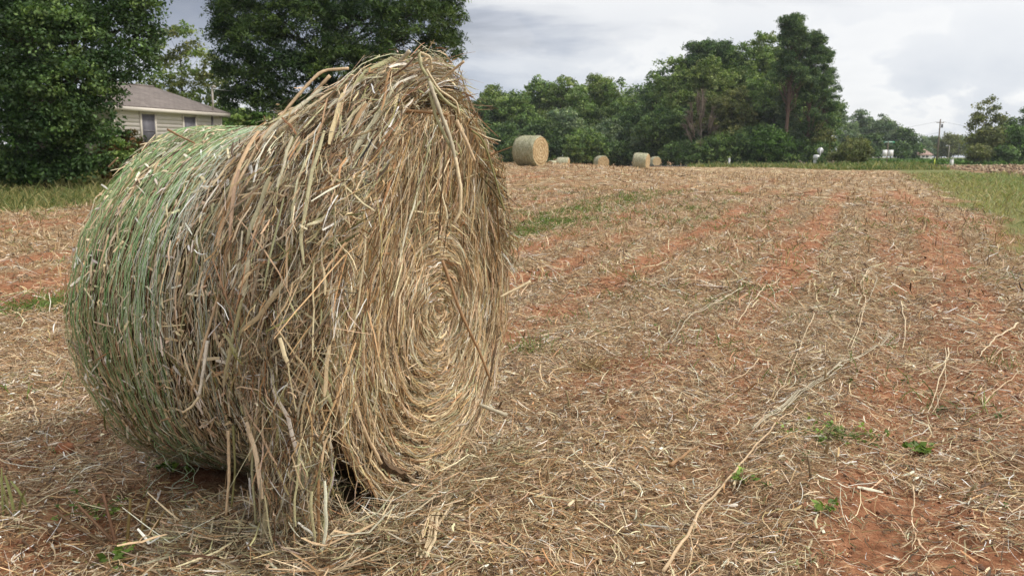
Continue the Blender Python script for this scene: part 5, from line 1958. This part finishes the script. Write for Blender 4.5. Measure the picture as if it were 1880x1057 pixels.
weed(1500, 818, .07, 20, "leafy green weed at the left end of a small green patch, lower right")
weed(1552, 816, .07, 22, "leafy green weed in the middle of the small green patch, lower right")
weed(1590, 822, .04, 10, "leafy weed at the right end of the small green patch, lower right")
weed(1692, 832, .035, 7, "bright upright seedling with broad leaves at the lower right", .045)
weed(1512, 955, .02, 5, "single leaf seedling near the bottom right of centre", .035)
weed(1365, 890, .03, 8, "green sprout beside the long curved tan stalk", .03)
weed(312, 870, .03, 8, "small green weed under the bale's dark overhang", .035)
weed(180, 950, .06, 14, "small weeds left of the reddish stem cluster")
weed(590, 958, .07, 18, "green weeds in the straw at the bale's foot")
weed(885, 640, .02, 5, "tiny green weed leaf close to the bale's right rim", .03)
weed(215, 1045, .025, 6, "green leaf sprig at the bottom left edge", .035)


def stem_cluster():
    p = ground(232, 1010)
    root = empty("stem_cluster", p)
    for dx, dy, lx, h, c in ((0, 0, .02, .20, (.26, .19, .07)), (-.02, .01, -.16, .17, (.24, .14, .08)), (-.03, .0, -.05, .22, (.27, .15, .09)), (.03, .02, .05, .19, (.30, .22, .09)), (.05, 0, .09, .15, (.24, .16, .06)), (-.06, .02, -.2, .13, (.20, .13, .07))):
        s = np.linspace(0, 1, 6)
        P = np.stack([dx + s * lx, dy + s * .02, -.02 + s * h], -1)
        MB().tube(P, (.0065 * (1.1 - .4 * s)), 7, c).build("stem", M_STRAW, root)
    tag(root, "cluster of reddish brown cut stems sprouting at the lower left", "stems")


stem_cluster()


def clod(px, py, s, label):
    p = ground(px, py)
    a = np.linspace(0, math.pi, 8); b = np.linspace(0, 2 * math.pi, 12, endpoint=False)
    A, B = np.meshgrid(a, b, indexing="ij")
    r = s * (.7 + .7 * fbm(A * 2 + 3, np.cos(B) * 2 + np.sin(B) * 1.3 + 7, 171, 3))
    V = np.stack([r * np.sin(A) * np.cos(B), r * np.sin(A) * np.sin(B), r * np.cos(A) * .7 + s * .35], -1).reshape(-1, 3)
    i = np.arange(7)[:, None] * 12; j = np.arange(12)[None]
    F = np.stack([i + j, i + 12 + j, i + 12 + (j + 1) % 12, i + (j + 1) % 12], -1).reshape(-1, 4)
    o = np_mesh("soil_clod", V, [F], M_CLOD, smooth=True)
    o.location = [float(t) for t in p]
    tag(o, label, "clod")


M_CLOD = material("red_clay", plain((.30, .12, .055), .95, .4, 30))
clod(118, 826, .045, "lump of red brown clay on the soil left of the bale")
clod(545, 1000, .03, "small clay crumb in the straw in front of the bale")


# ------------------------------------------------------------------ the damp summer air
def m_haze():
    m = bpy.data.materials.new("haze")
    m.use_nodes = True
    t = m.node_tree; t.nodes.clear()
    out = t.nodes.new("ShaderNodeOutputMaterial")
    v = t.nodes.new("ShaderNodeVolumePrincipled")
    v.inputs["Color"].default_value = (.86, .92, 1.0, 1)
    v.inputs["Density"].default_value = HAZE
    v.inputs["Anisotropy"].default_value = .2
    t.links.new(v.outputs[0], out.inputs["Volume"])
    return m


HAZE = .00022
hz = MB().box((-780, -780, -4), (780, 780, 32)).build("haze", m_haze())
tag(hz, kind="stuff")
